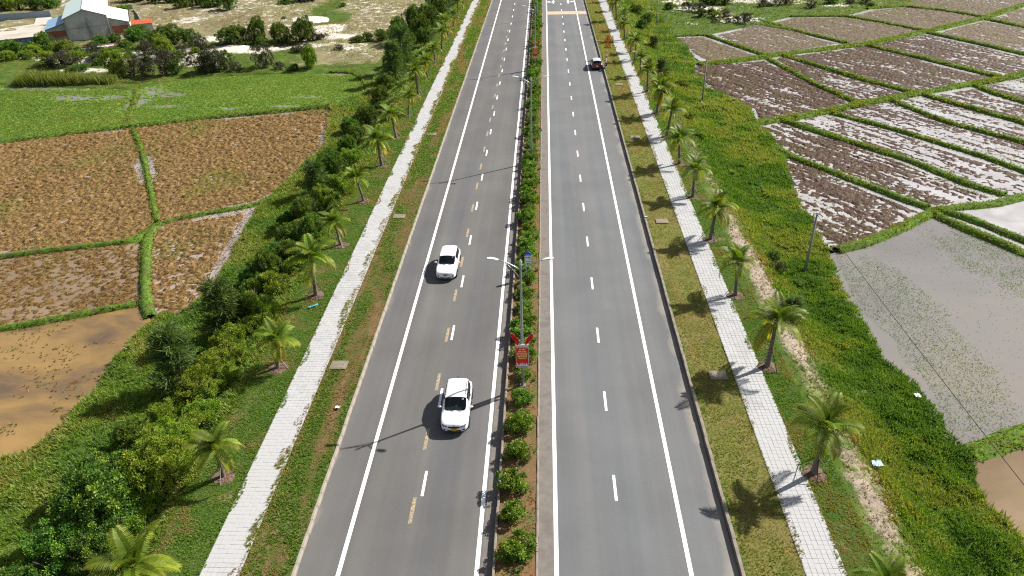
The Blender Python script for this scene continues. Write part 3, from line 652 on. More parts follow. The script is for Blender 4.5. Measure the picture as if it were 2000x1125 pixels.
def bund(px, w, h, label):
    if px[0][0] > 1000: w, h = w * .78, h * .85
    else: w, h = w * .66, h * .85
    P = np.array(UL(px)); seg = np.hypot(*np.diff(P, axis=0).T); s = np.concatenate([[0], np.cumsum(seg)])
    t = np.arange(0, s[-1], .45); x = np.interp(t, s, P[:, 0]); y = np.interp(t, s, P[:, 1])
    ker = np.ones(7) / 7
    if len(x) > 10:
        xs = np.convolve(np.pad(x, 3, mode='edge'), ker, 'valid'); ys = np.convolve(np.pad(y, 3, mode='edge'), ker, 'valid'); x, y = xs, ys
    dx, dy = np.gradient(x), np.gradient(y); L = np.hypot(dx, dy) + 1e-9; nx, ny = -dy / L, dx / L
    wv = w * (.82 + .5 * fbm(x * .4, y * .4, 3)); hv = h * (.72 + .55 * fbm(x * .5 + 20, y * .5, 3))
    prof = [(-.72, -.55), (-.5, .28), (-.3, .78), (-.08, 1.0), (.12, .97), (.33, .74), (.5, .25), (.72, -.55)]
    V = np.empty((len(x), len(prof), 3))
    for j, (o, q) in enumerate(prof):
        jit = (rng.random(len(x)) - .5) * .12
        V[:, j] = np.stack([x + nx * (o * wv + jit), y + ny * (o * wv + jit), FZ + q * hv + (rng.random(len(x)) - .5) * .07], -1)
    n, m = len(x), len(prof); idx = np.arange(n * m).reshape(n, m)
    F = np.stack([idx[:-1, :-1], idx[:-1, 1:], idx[1:, 1:], idx[1:, :-1]], -1).reshape(-1, 4)
    o = link('paddy_bund', npmesh('paddy_bund', V, F, M['bund'], smooth=True)); tag(o, 'grassy earth ' + label if 'bund' in label[:24] or True else label, 'bund', 'bunds between the fields', 'structure')
    for i in range(n):
        yy = max(y[i], 25); k = w * .45 * 34 * min(1, (60 / yy)) ** 1.1
        for _ in range(rng.poisson(max(k, 1.5))):
            a = rng.uniform(-.52, .52)
            bund_pts.append((x[i] + nx[i] * a * wv[i] + rng.uniform(-.2, .2), y[i] + ny[i] * a * wv[i] + rng.uniform(-.2, .2), FZ + hv[i] * max(0, 1 - (abs(a) / .62) ** 2) - .04, h))
for b in bund_px: bund(*b)

# ================================================================== low plants (nobody could count these)
def tufts(name, P, h, tint, mat, label, k=5, wid=.22, lean=1.1, cat='grass'):
    P = np.asarray(P, float); n = len(P)
    h = np.broadcast_to(np.asarray(h, float), (n,)); tint = np.broadcast_to(np.asarray(tint, float), (n,))
    a = rng.uniform(0, 2 * math.pi, (n, k)); ln = rng.uniform(.1, 1, (n, k)) * lean
    hh = h[:, None] * rng.uniform(.6, 1.15, (n, k))
    b = rng.uniform(0, 2 * math.pi, (n, k)); r = h[:, None] * rng.uniform(0, .55, (n, k))
    base = P[:, None, :] + np.stack([np.cos(b) * r, np.sin(b) * r, np.zeros((n, k))], -1)
    tip = base + np.stack([np.cos(a) * ln * hh, np.sin(a) * ln * hh, hh], -1)
    w = (hh * wid)[..., None]; side = np.stack([-np.sin(a), np.cos(a), np.zeros((n, k))], -1)
    # turn blades at random so they are seen from above as well
    tw = rng.uniform(-1, 1, (n, k))[..., None]; side = side + np.stack([np.cos(a), np.sin(a), 0 * a], -1) * tw
    V = np.stack([base - side * w, base + side * w, tip], 2).reshape(-1, 3)
    F = np.arange(n * k * 3).reshape(-1, 3)
    tt = np.clip(tint[:, None] + rng.uniform(-.12, .12, (n, k)), 0, 1); T = np.repeat(tt.reshape(-1), 3).reshape(-1, 3); T[:, 2] = np.clip(T[:, 2] + .06, 0, 1)
    o = link(name, npmesh(name, V, F, mat, tint=T.ravel())); tag(o, label, cat, kind='stuff'); return o
def sample(x0, x1, ya, yb, dens, ref=45.0, power=1.2, step=2.0):
    out = []
    for y in np.arange(ya, yb, step):
        xa = x0(y) if callable(x0) else x0; xb = x1(y) if callable(x1) else x1
        if xb <= xa: continue
        n = rng.poisson(dens * (xb - xa) * step * min(1.0, (ref / max(y, 1)) ** power))
        out.append(np.stack([rng.uniform(xa, xb, n), rng.uniform(y, y + step, n)], -1))
    return np.concatenate(out)
def with_z(P, z): return np.concatenate([P, np.broadcast_to(np.asarray(z, float), (len(P),))[:, None]], 1)
def grow(y): return np.clip(y / 60, 1.0, 2.6)          # distant tufts stand for bigger clumps

# verges
P = sample(-16.95, -13.52, 22, 200, 105, 40, 1.3)
edge = -16.44 - .55 * np.clip(fbm(P[:, 1] * .55, P[:, 1] * 0 + 2, 4) * 3.0 - 1.15, 0, 1); P = P[P[:, 0] > edge]
q = fbm(P[:, 0] * .9, P[:, 1] * .22, 4) + .10 * np.cos((P[:, 0] + 14.35) * 2.6)
tn = np.where(q > .56, .94, np.where(q > .50, .75, .42)) + rng.normal(0, .10, len(P))
tn = np.where(P[:, 0] < -15.9, np.maximum(tn, .78 + rng.normal(0, .08, len(P))), tn)
tufts('verge_grass', with_z(P, np.where(P[:, 0] < -16.3, .29, .24)), .11 * grow(P[:, 1]) * np.where(q > .52, .75, 1.1), tn, M['grass'], 'green and browned grass on the verge beside the two white cars')
P = sample(10.62, 14.15, 22, 200, 95, 40, 1.3)
edge = 13.74 + .38 * np.clip(fbm(P[:, 1] * .6, P[:, 1] * 0 + 9, 4) * 3.0 - 1.2, 0, 1); P = P[P[:, 0] < edge]
q = fbm(P[:, 0] * .7 + 30, P[:, 1] * .25, 4)
tn = np.where(q > .54, .93, np.where(q > .42, .80, .70)) + rng.normal(0, .04, len(P))
tn = np.where(P[:, 0] < 10.95, .45 + rng.normal(0, .1, len(P)), tn)
tufts('verge_grass', with_z(P, np.where(P[:, 0] > 13.7, .29, .24)), .075 * grow(P[:, 1]), tn, M['grass'], 'short olive grass on the verge crossed by palm shadows')
# grass strips under the palms
P = sample(-21.9, -17.95, 22, 205, 105, 40, 1.3)
edge = -18.42 + .42 * np.clip(fbm(P[:, 1] * .5 + 7, P[:, 1] * 0 + 4, 4) * 3.0 - 1.2, 0, 1); P = P[P[:, 0] < edge]
q = fbm(P[:, 0] * .5 + 60, P[:, 1] * .4, 4); tn = np.where(q > .58, .85, .36 + .25 * q) + rng.normal(0, .09, len(P))
tufts('lawn_grass', with_z(P, np.where(P[:, 0] > -18.5, .29, .24)), .10 * grow(P[:, 1]), tn, M['grass'], 'fresh green grass under the palms by the stubble fields')
P = sample(15.5, 17.9, 22, 205, 105, 40, 1.3)
edge = 15.84 - .32 * np.clip(fbm(P[:, 1] * .55 + 3, P[:, 1] * 0 + 14, 4) * 3.0 - 1.2, 0, 1); P = P[P[:, 0] > edge]
q = fbm(P[:, 0] * .5 + 90, P[:, 1] * .4, 4); tn = np.where(q > .54, .86, .38 + .2 * q) + rng.normal(0, .09, len(P))
tufts('lawn_grass', with_z(P, np.where(P[:, 0] < 15.9, .29, .24)), .10 * grow(P[:, 1]), tn, M['grass'], 'green and worn grass under the palms by the flooded fields')
# median ground cover
P = sample(-2.55, -.45, 22, 190, 26); q = fbm(P[:, 0] * .8, P[:, 1] * .5 + 70, 3); k = (q > .47) | (P[:, 1] > 46); P = P[k]
tufts('median_grass', with_z(P, .19), .10 * grow(P[:, 1]), .62 + rng.normal(0, .14, len(P)), M['grass'], 'sparse weeds on the orange soil of the median')
# embankment on the right
P = sample(TOPR - .1, lambda y: float(right_bound(y)) + .5, 20, 215, 44, 50, 1.2)
P = P[(~in_fields(P[:, 0], P[:, 1])) | (P[:, 0] < right_bound(P[:, 1]) - .2 + 1.1 * fbm(P[:, 0] * .4, P[:, 1] * .4, 3))]
d = P[:, 0] - TOPR; q = fbm(P[:, 0] * .28 + 11, P[:, 1] * .28, 4); q2 = fbm(P[:, 0] * .12, P[:, 1] * .10 + 8, 3)
bare = np.exp(-((d - 1.8) / 1.4) ** 2) * sstep(100, 70, P[:, 1]) * np.clip(-.35 + 2.2 * fbm(P[:, 0] * .16, P[:, 1] * .13 + 8, 3), 0, 1)
keep = rng.random(len(P)) > bare * 1.05; P, d, q, q2, bare = P[keep], d[keep], q[keep], q2[keep], bare[keep]
tn = np.clip(.50 + (q - .5) * 2.0, .22, .70) + .04 * np.exp(-((d - 3.2) / 1.6) ** 2) + .22 * bare + rng.normal(0, .05, len(P)); tn = np.where(bare > .3, tn, np.minimum(tn, .70))
lump = .5 + 1.1 * fbm(P[:, 0] * .8 + 5, P[:, 1] * .8, 3)
tufts('bank_grass', with_z(P, H(P[:, 0], P[:, 1]) - .05 + .45 * sstep(1.5, 4, d) * np.clip(fbm(P[:, 0] * .55 + 5, P[:, 1] * .55, 3) - .45, 0, 1)), .22 * lump * sstep(-.5, 4, d) * grow(P[:, 1]) + .07, tn, M['grass'], 'lush tangled grass on the bank above the flooded fields', 6, .16, 1.15)
Q = sample(TOPR + .1, TOPR + 4.2, 22, 110, 26, 50, 1.1); qd = Q[:, 0] - TOPR
qb = np.exp(-((qd - 1.8) / 1.5) ** 2) * np.clip(-.30 + 2.2 * fbm(Q[:, 0] * .16, Q[:, 1] * .13 + 8, 3), 0, 1); Q = Q[rng.random(len(Q)) < qb * .9]
tufts('dead_grass', with_z(Q, H(Q[:, 0], Q[:, 1]) - .03), .16 * grow(Q[:, 1]), .5 + rng.normal(0, .25, len(Q)), M['hay'], 'bleached dead grass on the worn top of the bank', 5, .12, 1.6)
# embankment on the left
P = sample(lambda y: float(left_bound(y)) - .4, TOPL + .1, 20, 150, 46, 50, 1.2); P = P[(~in_fields(P[:, 0], P[:, 1])) | (P[:, 0] > left_bound(P[:, 1]) + .4 - 1.0 * fbm(P[:, 0] * .4, P[:, 1] * .4, 3))]
d = TOPL - P[:, 0]; q = fbm(P[:, 0] * .28 + 51, P[:, 1] * .28, 4)
tn = np.clip(.54 + (q - .5) * 1.2, .2, .70) + .05 * sstep(8, 12, d) + rng.normal(0, .05, len(P)); tn = np.minimum(tn, .74)
lump = .5 + 1.1 * fbm(P[:, 0] * .8 + 25, P[:, 1] * .8, 3)
tufts('bank_grass', with_z(P, H(P[:, 0], P[:, 1]) - .05), .22 * lump * grow(P[:, 1]) + .05, tn, M['grass'], 'long green grass on the bank above the tan pond and stubble', 6, .15, 1.15)
# bunds
B = np.array(bund_pts); q = fbm(B[:, 0] * .3 + 3, B[:, 1] * .3, 3)
tufts('bund_grass', B[:, :3], (.12 + .15 * q) * np.clip(B[:, 1] / 80, .8, 1.5), .54 + (q - .5) * .5 + rng.normal(0, .06, len(B)), M['grass'], 'grass growing along the bunds between the fields', 5, .2, 1.0)
# seedlings on the two green fields
for i in (0, 1):
    poly = FIELDS[i][1]; x0, y0 = np.min(poly, 0); x1, y1 = np.max(poly, 0)
    n = int((x1 - x0) * (y1 - y0) * 20); P = np.stack([rng.uniform(x0, x1, n), rng.uniform(y0, y1, n)], -1); P = P[inpoly(P[:, 0], P[:, 1], poly)]
    z = clod(P[:, 0], P[:, 1], fl, 'green'); q = fbm(P[:, 0] * .12 + 3, P[:, 1] * .25, 4)
    wetspot = np.zeros(len(P))
    for (px, py, rx, ry) in WETSPOT:
        cx, cy = U(px, py, FZ); wetspot = np.maximum(wetspot, np.exp(-(((P[:, 0] - cx) / rx) ** 2 + ((P[:, 1] - cy) / ry) ** 2)))
    keep = rng.random(len(P)) > np.clip(wetspot * 1.5 * (.5 + fbm(P[:, 0], P[:, 1], 2)), 0, .97); P, z, q = P[keep], z[keep], q[keep]
    tufts('rice_seedlings', with_z(P, FZ + z - .02), .15, .46 + (q - .5) * .55 + rng.normal(0, .06, len(P)), M['grass'], ['rice seedlings on the green field at the picture edge', 'rice seedlings on the green field by the shrub slope'][i], 5, .26, .9, 'seedlings')
# straw and regrowth on the stubble
for i, dn, lab in ((2, 9, 'cut rice stubble on the wide brown field'), (3, 9, 'cut rice stubble on the field beside the shrub slope'), (4, 12, 'cut rice stubble on the ochre wedge'), (5, 13, 'cut rice stubble in the wet reddish field'), (6, 4, 'dark weed clumps standing in the tan pond')):
    poly = FIELDS[i][1]; x0, y0 = np.min(poly, 0); x1, y1 = np.max(poly, 0); x0 = max(x0, -75)
    n = int((x1 - x0) * (y1 - y0) * dn); P = np.stack([rng.uniform(x0, x1, n), rng.uniform(y0, y1, n)], -1); P = P[inpoly(P[:, 0], P[:, 1], poly)]
    z = clod(P[:, 0], P[:, 1], fl, FIELDS[i][0]); q = fbm(P[:, 0] * .16 + 13, P[:, 1] * .16, 4)
    keep = z > -.02
    if i == 6: keep = (fbm(P[:, 0] * .35, P[:, 1] * .6 + 3, 3) > .57) | (z > .0); z = np.maximum(z, 0)
    P, z, q = P[keep], z[keep], q[keep]
    tufts('rice_stubble', with_z(P, FZ + z - .02), .13 if i != 6 else .16, np.clip(.55 + (q - .5) * 1.9, .05, .98) + rng.normal(0, .13, len(P)), M['straw'], lab, 5, .25, .9, 'stubble')
# sprouts in the grey flooded field and weeds at its edges
poly = FIELDS[28][1]; x0, y0 = np.min(poly, 0); x1, y1 = np.max(poly, 0)
n = int((x1 - x0) * (y1 - y0) * 60); P = np.stack([rng.uniform(x0, x1, n), rng.uniform(y0, y1, n)], -1); P = P[inpoly(P[:, 0], P[:, 1], poly)]
q = fbm(P[:, 0] * .16 + 2, P[:, 1] * .12, 4); keep = (rng.random(len(P)) < sstep(.42, .60, q) * .9 * (.35 + fbm(P[:, 0] * 1.1, P[:, 1] * 1.1, 2)) + .03) & (P[:, 0] > right_bound(P[:, 1]) + 2.5 * fbm(P[:, 1] * .2, P[:, 0] * .2, 2)); P = P[keep]
tufts('rice_sprouts', with_z(P, FZ - .01), .10, .30 + rng.normal(0, .1, len(P)), M['grass'], 'thin rice sprouts standing in the grey flooded field', 3, .14, .6, 'sprouts')
# weeds and drying grass among the ploughed plots
W = []
for i in range(8, 26):
    poly = FIELDS[i][1]; x0, y0 = np.min(poly, 0); x1, y1 = np.max(poly, 0); x1 = min(x1, 130)
    n = int((x1 - x0) * (y1 - y0) * 3); P = np.stack([rng.uniform(x0, x1, n), rng.uniform(y0, y1, n)], -1); P = P[inpoly(P[:, 0], P[:, 1], poly)]
    u = P @ fd; v = -P[:, 0] * fd[1] + P[:, 1] * fd[0]
    k = fbm(u * .05 + i, v * .45, 3) > .60; P = P[k]; z = clod(P[:, 0], P[:, 1], fd, FIELDS[i][0]); W.append(with_z(P, FZ + np.maximum(z, 0)))
W = np.concatenate(W); tufts('field_weeds', W, .16, .66 + rng.normal(0, .1, len(W)), M['grass'], 'thin lines of weeds in the ploughed plots', 4, .2, .8, 'weeds')
# dry grass on the sandy land
P = np.stack([rng.uniform(-165, -26, 60000), rng.uniform(122, 232, 60000)], -1); P = P[~in_fields(P[:, 0], P[:, 1])]
q = fbm(P[:, 0] * .09 + 3, P[:, 1] * .09, 4); P = P[(rng.random(len(P)) < sstep(.36, .60, q))]; q = fbm(P[:, 0] * .05 + 30, P[:, 1] * .05, 3)
tufts('dry_grass', with_z(P, H(P[:, 0], P[:, 1]) - .02), .20, np.clip(.80 + (q - .5) * -.9, .45, 1) + rng.normal(0, .06, len(P)), M['grass'], 'thin dry grass scattered over the sandy land', 4, .22, .9)
P = np.stack([rng.uniform(26, 140, 16000), rng.uniform(150, 225, 16000)], -1); P = P[~in_fields(P[:, 0], P[:, 1])]
q = fbm(P[:, 0] * .09 + 3, P[:, 1] * .09, 4)
tufts('meadow_grass', with_z(P, H(P[:, 0], P[:, 1]) - .02), .28, np.clip(.50 + (q - .5) * .9, .2, .9) + rng.normal(0, .06, len(P)), M['grass'], 'bright green meadow beyond the ploughed plots', 5, .26, .9)

# ================================================================== shrubs and trees
def unit(v): return v / (np.linalg.norm(v, axis=-1, keepdims=True) + 1e-9)
def leaf_quads(P, D, L, Wd):
    n = len(P); s = unit(np.cross(D, rng.normal(size=(n, 3))))
    L = np.broadcast_to(L, (n,))[:, None]; Wd = np.broadcast_to(Wd, (n,))[:, None]
    V = np.stack([P, P + D * L * .45 + s * Wd / 2, P + D * L, P + D * L * .45 - s * Wd / 2], 1).reshape(-1, 3)
    return V, np.arange(n * 4).reshape(-1, 4)
def shrub_mesh(name, R, Ht, nclump, nleaf, leaf, mat, wob=.35, low=.12, fine=1.0):
    """crown of leaf clumps on an uneven body; base at z=0"""
    lob = [(rng.uniform(-.45, .45) * R, rng.uniform(-.45, .45) * R, Ht * rng.uniform(.30, .62), R * rng.uniform(.45, .75), Ht * rng.uniform(.30, .45)) for _ in range(5)]
    Ps, Ds, Ts = [], [], []
    for _ in range(nclump):
        cx, cy, cz, r, h = lob[rng.integers(len(lob))]
        d = unit(rng.normal(size=3) + np.array([0, 0, .35])); rr = rng.uniform(.72, 1.05)
        c = np.array([cx + d[0] * r * rr, cy + d[1] * r * rr, max(cz + d[2] * h * rr, low * Ht)])
        cr = R * rng.uniform(.15, .24) * fine; n = nleaf; e = unit(rng.normal(size=(n, 3)) + d * .7)
        Ps.append(c + e * cr * rng.uniform(.25, 1.0, (n, 1))); Ds.append(unit(e + rng.normal(size=(n, 3)) * .55 + np.array([0, 0, .15])))
        Ts.append(np.clip(rng.uniform(.15, .85) + rng.normal(0, .13, n), 0, 1))
    P, D, T = np.concatenate(Ps), np.concatenate(Ds), np.concatenate(Ts)
    k = P[:, 2] > .02; P, D, T = P[k], D[k], T[k]
    V, F = leaf_quads(P, D, leaf * rng.uniform(.7, 1.3, len(P)), leaf * rng.uniform(.4, .65, len(P)))
    return npmesh(name, V, F, mat, tint=np.repeat(T, 4))
def stem_mesh(R, Ht, n=5):
    mb = MB()
    for k in range(n):
        a = rng.uniform(0, 6.28); e = R * rng.uniform(.2, .55)
        mb.tube([(0, 0, -.3), (math.cos(a) * e * .35, math.sin(a) * e * .35, Ht * .35), (math.cos(a) * e, math.sin(a) * e, Ht * .75)], [.045 * Ht ** .5, .03, .012], 5)
    return mb.mesh('stem', M['bark'])
def feather_mesh(name, R, Ht, nb, mat):
    """loose tree of thin drooping needle sprays"""
    Ps, Ds, Ts = [], [], []
    for _ in range(nb):
        a = rng.uniform(0, 6.28); z0 = Ht * rng.uniform(.08, .9); L = R * (1.05 - .75 * z0 / Ht) * rng.uniform(.6, 1.1)
        t = rng.uniform(.15, 1, 46); up = rng.uniform(.35, .9)
        p = np.stack([np.cos(a) * L * t, np.sin(a) * L * t, z0 + up * L * t - .55 * L * t ** 2], -1) + rng.normal(0, .05 * R, (46, 3))
        d = unit(np.array([math.cos(a), math.sin(a), .25]) + rng.normal(size=(46, 3)) * .55)
        Ps.append(p); Ds.append(d); Ts.append(np.clip(rng.uniform(.2, .75) + rng.normal(0, .12, 46), 0, 1))
    P, D, T = np.concatenate(Ps), np.concatenate(Ds), np.concatenate(Ts)
    V, F = leaf_quads(P, D, .32 * rng.uniform(.6, 1.3, len(P)), .030)
    return npmesh(name, V, F, mat, tint=np.repeat(T, 4))
def trunk_mesh(Ht, r=.09):
    mb = MB(); mb.tube([(0, 0, -.3), (.05, .02, Ht * .4), (.0, .06, Ht * .7), (.04, .04, Ht * .96)], [r, r * .75, r * .45, .012], 7)
    for k in range(7):
        a = rng.uniform(0, 6.28); z = Ht * rng.uniform(.2, .8); L = Ht * .28
        mb.tube([(0.02, .03, z), (math.cos(a) * L, math.sin(a) * L, z + L * .6)], [r * .3, .008], 5)
    return mb.mesh('trunk', M['bark'])
# unit-size kinds (radius 1, height about 1.5)
KIND = {}
for kd, matn, leaf, nc, nl in (('broad', 'broadleaf', .095, 95, 120), ('yellow', 'yellowleaf', .085, 95, 115), ('dark', 'darkleaf', .085, 95, 115), ('grey', 'greyleaf', .08, 70, 70)):
    KIND[kd] = [(shrub_mesh('foliage', 1.0, 1.5, nc, nl, leaf, M[matn]), stem_mesh(1.0, 1.5)) for _ in range(3)]
for kd, matn, leaf in (('broad', 'broadleaf', .056), ('yellow', 'yellowleaf', .050), ('dark', 'darkleaf', .050)):
    KIND[kd + '+'] = [(shrub_mesh('foliage', 1.0, 1.5, 230, 105, leaf, M[matn], fine=.62), stem_mesh(1.0, 1.5, 8)) for _ in range(2)]
KIND['feather'] = [(feather_mesh('foliage', 1.0, 2.4, 90, M['needle']), trunk_mesh(2.4, .07)) for _ in range(2)]
KIND['median'] = [(shrub_mesh('foliage', .62, .95, 62, 62, .085, M['medianleaf']), stem_mesh(.6, .9, 4)) for _ in range(4)]
WORD = {'broad': 'glossy broad-leaved shrub', 'yellow': 'yellow-green leafy shrub', 'dark': 'dark green bush', 'grey': 'grey-brown twiggy bush', 'feather': 'feathery needle-leaved tree', 'median': 'leafy shrub'}
def plant(kd, x, y, r, name, label, cat, group, hs=1.0, z=None, k=None):
    if r > 1.45 and kd + '+' in KIND: kd = kd + '+'
    f, s = KIND[kd][k if k is not None else random.randrange(len(KIND[kd]))]
    o = link(name, f); o.location = (x, y, float(H(x, y)) - .05 if z is None else z); o.rotation_euler = (0, 0, random.uniform(0, 6.28)); sc = r * random.uniform(.94, 1.06); o.scale = (sc, sc, sc * hs)
    link('stem' if kd != 'feather' else 'trunk', s, o)
    tag(o, label, cat, group); return o
# the median row
ys, y = [], 23.2
while y < 200:
    ys.append(y); y += (2.62 if y < 46 else 2.05) * random.uniform(.92, 1.08)
for i, y in enumerate(ys):
    plant('median', -1.58 + random.uniform(-.22, .22), y, random.uniform(1.25, 1.85), 'median_shrub', 'leafy green shrub in the median, %s up from the bottom edge' % nth(i + 1), 'shrub', 'shrubs planted along the median', random.uniform(.72, .9), .17)
# the slope on the left: (px, py of the foot, radius, kind, height factor)
slope = [(205, 1010, 2.5, 'broad', 1.05), (165, 960, 1.6, 'broad', .9), (255, 975, 1.7, 'broad', 1.0), (330, 965, 1.9, 'yellow', .95), (120, 1110, 1.9, 'broad', 1.0), (60, 1150, 1.7, 'broad', .9), (190, 1110, 1.5, 'broad', .9), (250, 1060, 1.1, 'yellow', .8), (300, 885, 1.6, 'yellow', 1.0),
 (355, 900, 1.3, 'yellow', .9), (270, 850, 1.3, 'dark', .9), (350, 735, 1.8, 'feather', 1.0), (390, 780, 1.4, 'yellow', 1.0), (430, 730, 1.3, 'yellow', .9), (455, 680, 1.2, 'yellow', 1.0), (470, 720, 1.0, 'yellow', .8), (400, 830, 1.1, 'yellow', .8), (330, 810, 1.3, 'yellow', 1.0), (420, 790, 1.0, 'yellow', .8),
 (500, 610, 1.5, 'dark', 1.0), (520, 640, 1.1, 'yellow', .9), (440, 640, 1.7, 'feather', 1.0), (470, 600, 1.4, 'dark', 1.0), (545, 570, 1.2, 'yellow', .9), (520, 540, 1.6, 'dark', 1.0), (480, 545, 1.3, 'broad', .8), (560, 510, 1.4, 'dark', 1.0), (600, 475, 1.5, 'dark', 1.0), (560, 465, 1.3, 'broad', .9),
 (535, 490, 1.2, 'broad', .8), (610, 425, 1.5, 'dark', 1.0), (645, 405, 1.3, 'yellow', .9), (620, 365, 1.6, 'feather', .8), (670, 395, 1.2, 'yellow', 1.0), (655, 335, 1.5, 'dark', 1.0), (640, 310, 1.3, 'dark', .9), (690, 320, 1.3, 'yellow', .9), (672, 285, 1.5, 'dark', 1.0), (705, 275, 1.4, 'dark', 1.0), (680, 250, 1.3, 'broad', .9),
 (722, 240, 1.5, 'dark', 1.0), (742, 222, 1.3, 'dark', 1.0), (712, 212, 1.2, 'yellow', .8), (735, 190, 1.6, 'dark', 1.0), (752, 165, 1.6, 'dark', 1.0), (772, 150, 2.1, 'feather', 1.1), (790, 128, 2.2, 'feather', 1.1), (765, 120, 1.6, 'dark', 1.0), (795, 95, 1.9, 'dark', 1.1), (815, 70, 2.3, 'dark', 1.2), (835, 45, 2.2, 'dark', 1.1),
 (800, 50, 2.4, 'dark', 1.2), (775, 75, 1.9, 'dark', 1.0), (858, 25, 2.0, 'dark', 1.0), (780, 60, 1.8, 'broad', 1.1), (830, 85, 1.6, 'dark', 1.0), (560, 425, 1.1, 'broad', .8), (585, 450, 1.2, 'yellow', .8), (430, 690, 1.1, 'yellow', 1.0), (380, 690, 1.1, 'broad', .7), (490, 660, 1.0, 'yellow', .8),
 (590, 400, 1.2, 'dark', .9), (630, 345, 1.2, 'broad', .7), (745, 70, 1.5, 'dark', .8), (720, 72, 1.4, 'dark', .7), (695, 74, 1.3, 'dark', .6), (870, 8, 2.0, 'dark', 1.1), (845, 5, 2.2, 'dark', 1.2), (310, 920, 1.0, 'broad', .8), (285, 1010, 1.0, 'yellow', .8), (240, 900, 1.1, 'broad', .7),
 (575, 540, 1.0, 'yellow', .8), (500, 575, 1.2, 'dark', 1.0), (620, 455, 1.0, 'yellow', .8), (445, 760, 1.0, 'yellow', .7), (380, 850, 1.2, 'yellow', .8), (340, 850, 1.1, 'yellow', .9)]
pts = []
for px, py, r, kd, hs in slope:
    x, y = U(px, py, -.9); r *= 1.18; hs *= 1.2; x = min(x, -22.3 - r * .42); pts.append((y, x, r, kd, hs))
pts.sort(); cn = {}
for y, x, r, kd, hs in pts:
    cn[kd] = cn.get(kd, 0) + 1
    plant(kd, x, y, r, 'slope_tree' if kd == 'feather' else 'slope_shrub', '%s on the slope above the stubble fields, %s up from the bottom' % (WORD[kd], nth(cn[kd])), 'tree' if kd == 'feather' else 'shrub', 'plants on the slope above the stubble fields', hs)
# the slope on the right
for i, (px, py, r, kd, hs, lab) in enumerate([(1545, 625, 1.25, 'feather', .7, 'dark feathery young tree on the bank behind the palms'), (1505, 500, .8, 'dark', .8, 'small dark bush on the bank behind a leaning palm'), (1520, 520, .7, 'grey', .9, 'brown weedy bush on the bank above the leaning pole'),
        (1292, 150, 1.5, 'feather', .8, 'feathery young tree beside the far palms'), (1330, 160, 1.2, 'yellow', .7, 'low leafy bush on the bank below the far palms'), (1275, 95, 1.4, 'feather', .9, 'feathery tree between the far palms and the small brown plot'), (1262, 40, 1.7, 'dark', 1.0, 'dark bush at the foot of the far utility pole'),
        (1345, 235, 1.0, 'yellow', .7, 'yellow-green bush on the bank beside the palms'), (1300, 190, 1.2, 'dark', .8, 'dark bush behind the mid-distance palms'), (1250, 60, 1.4, 'broad', 1.0, 'broad-leaved bush behind the far palms'), (1240, 25, 1.6, 'dark', 1.0, 'dark bush behind the farthest palms'),
        (1430, 330, .9, 'yellow', .6, 'low yellow-green bush on the bank by the tapering plot'), (1365, 270, 1.0, 'yellow', .7, 'weedy bush on the bank beside the middle pole'), (1560, 540, .7, 'dark', .6, 'small dark bush at the foot of the leaning pole')]):
    x, y = U(px, py, -1.0); x = max(x, 19.0)
    plant(kd, x, y, r, 'bank_tree' if kd == 'feather' else 'bank_shrub', lab, 'tree' if kd == 'feather' else 'shrub', 'plants on the bank above the flooded fields', hs)
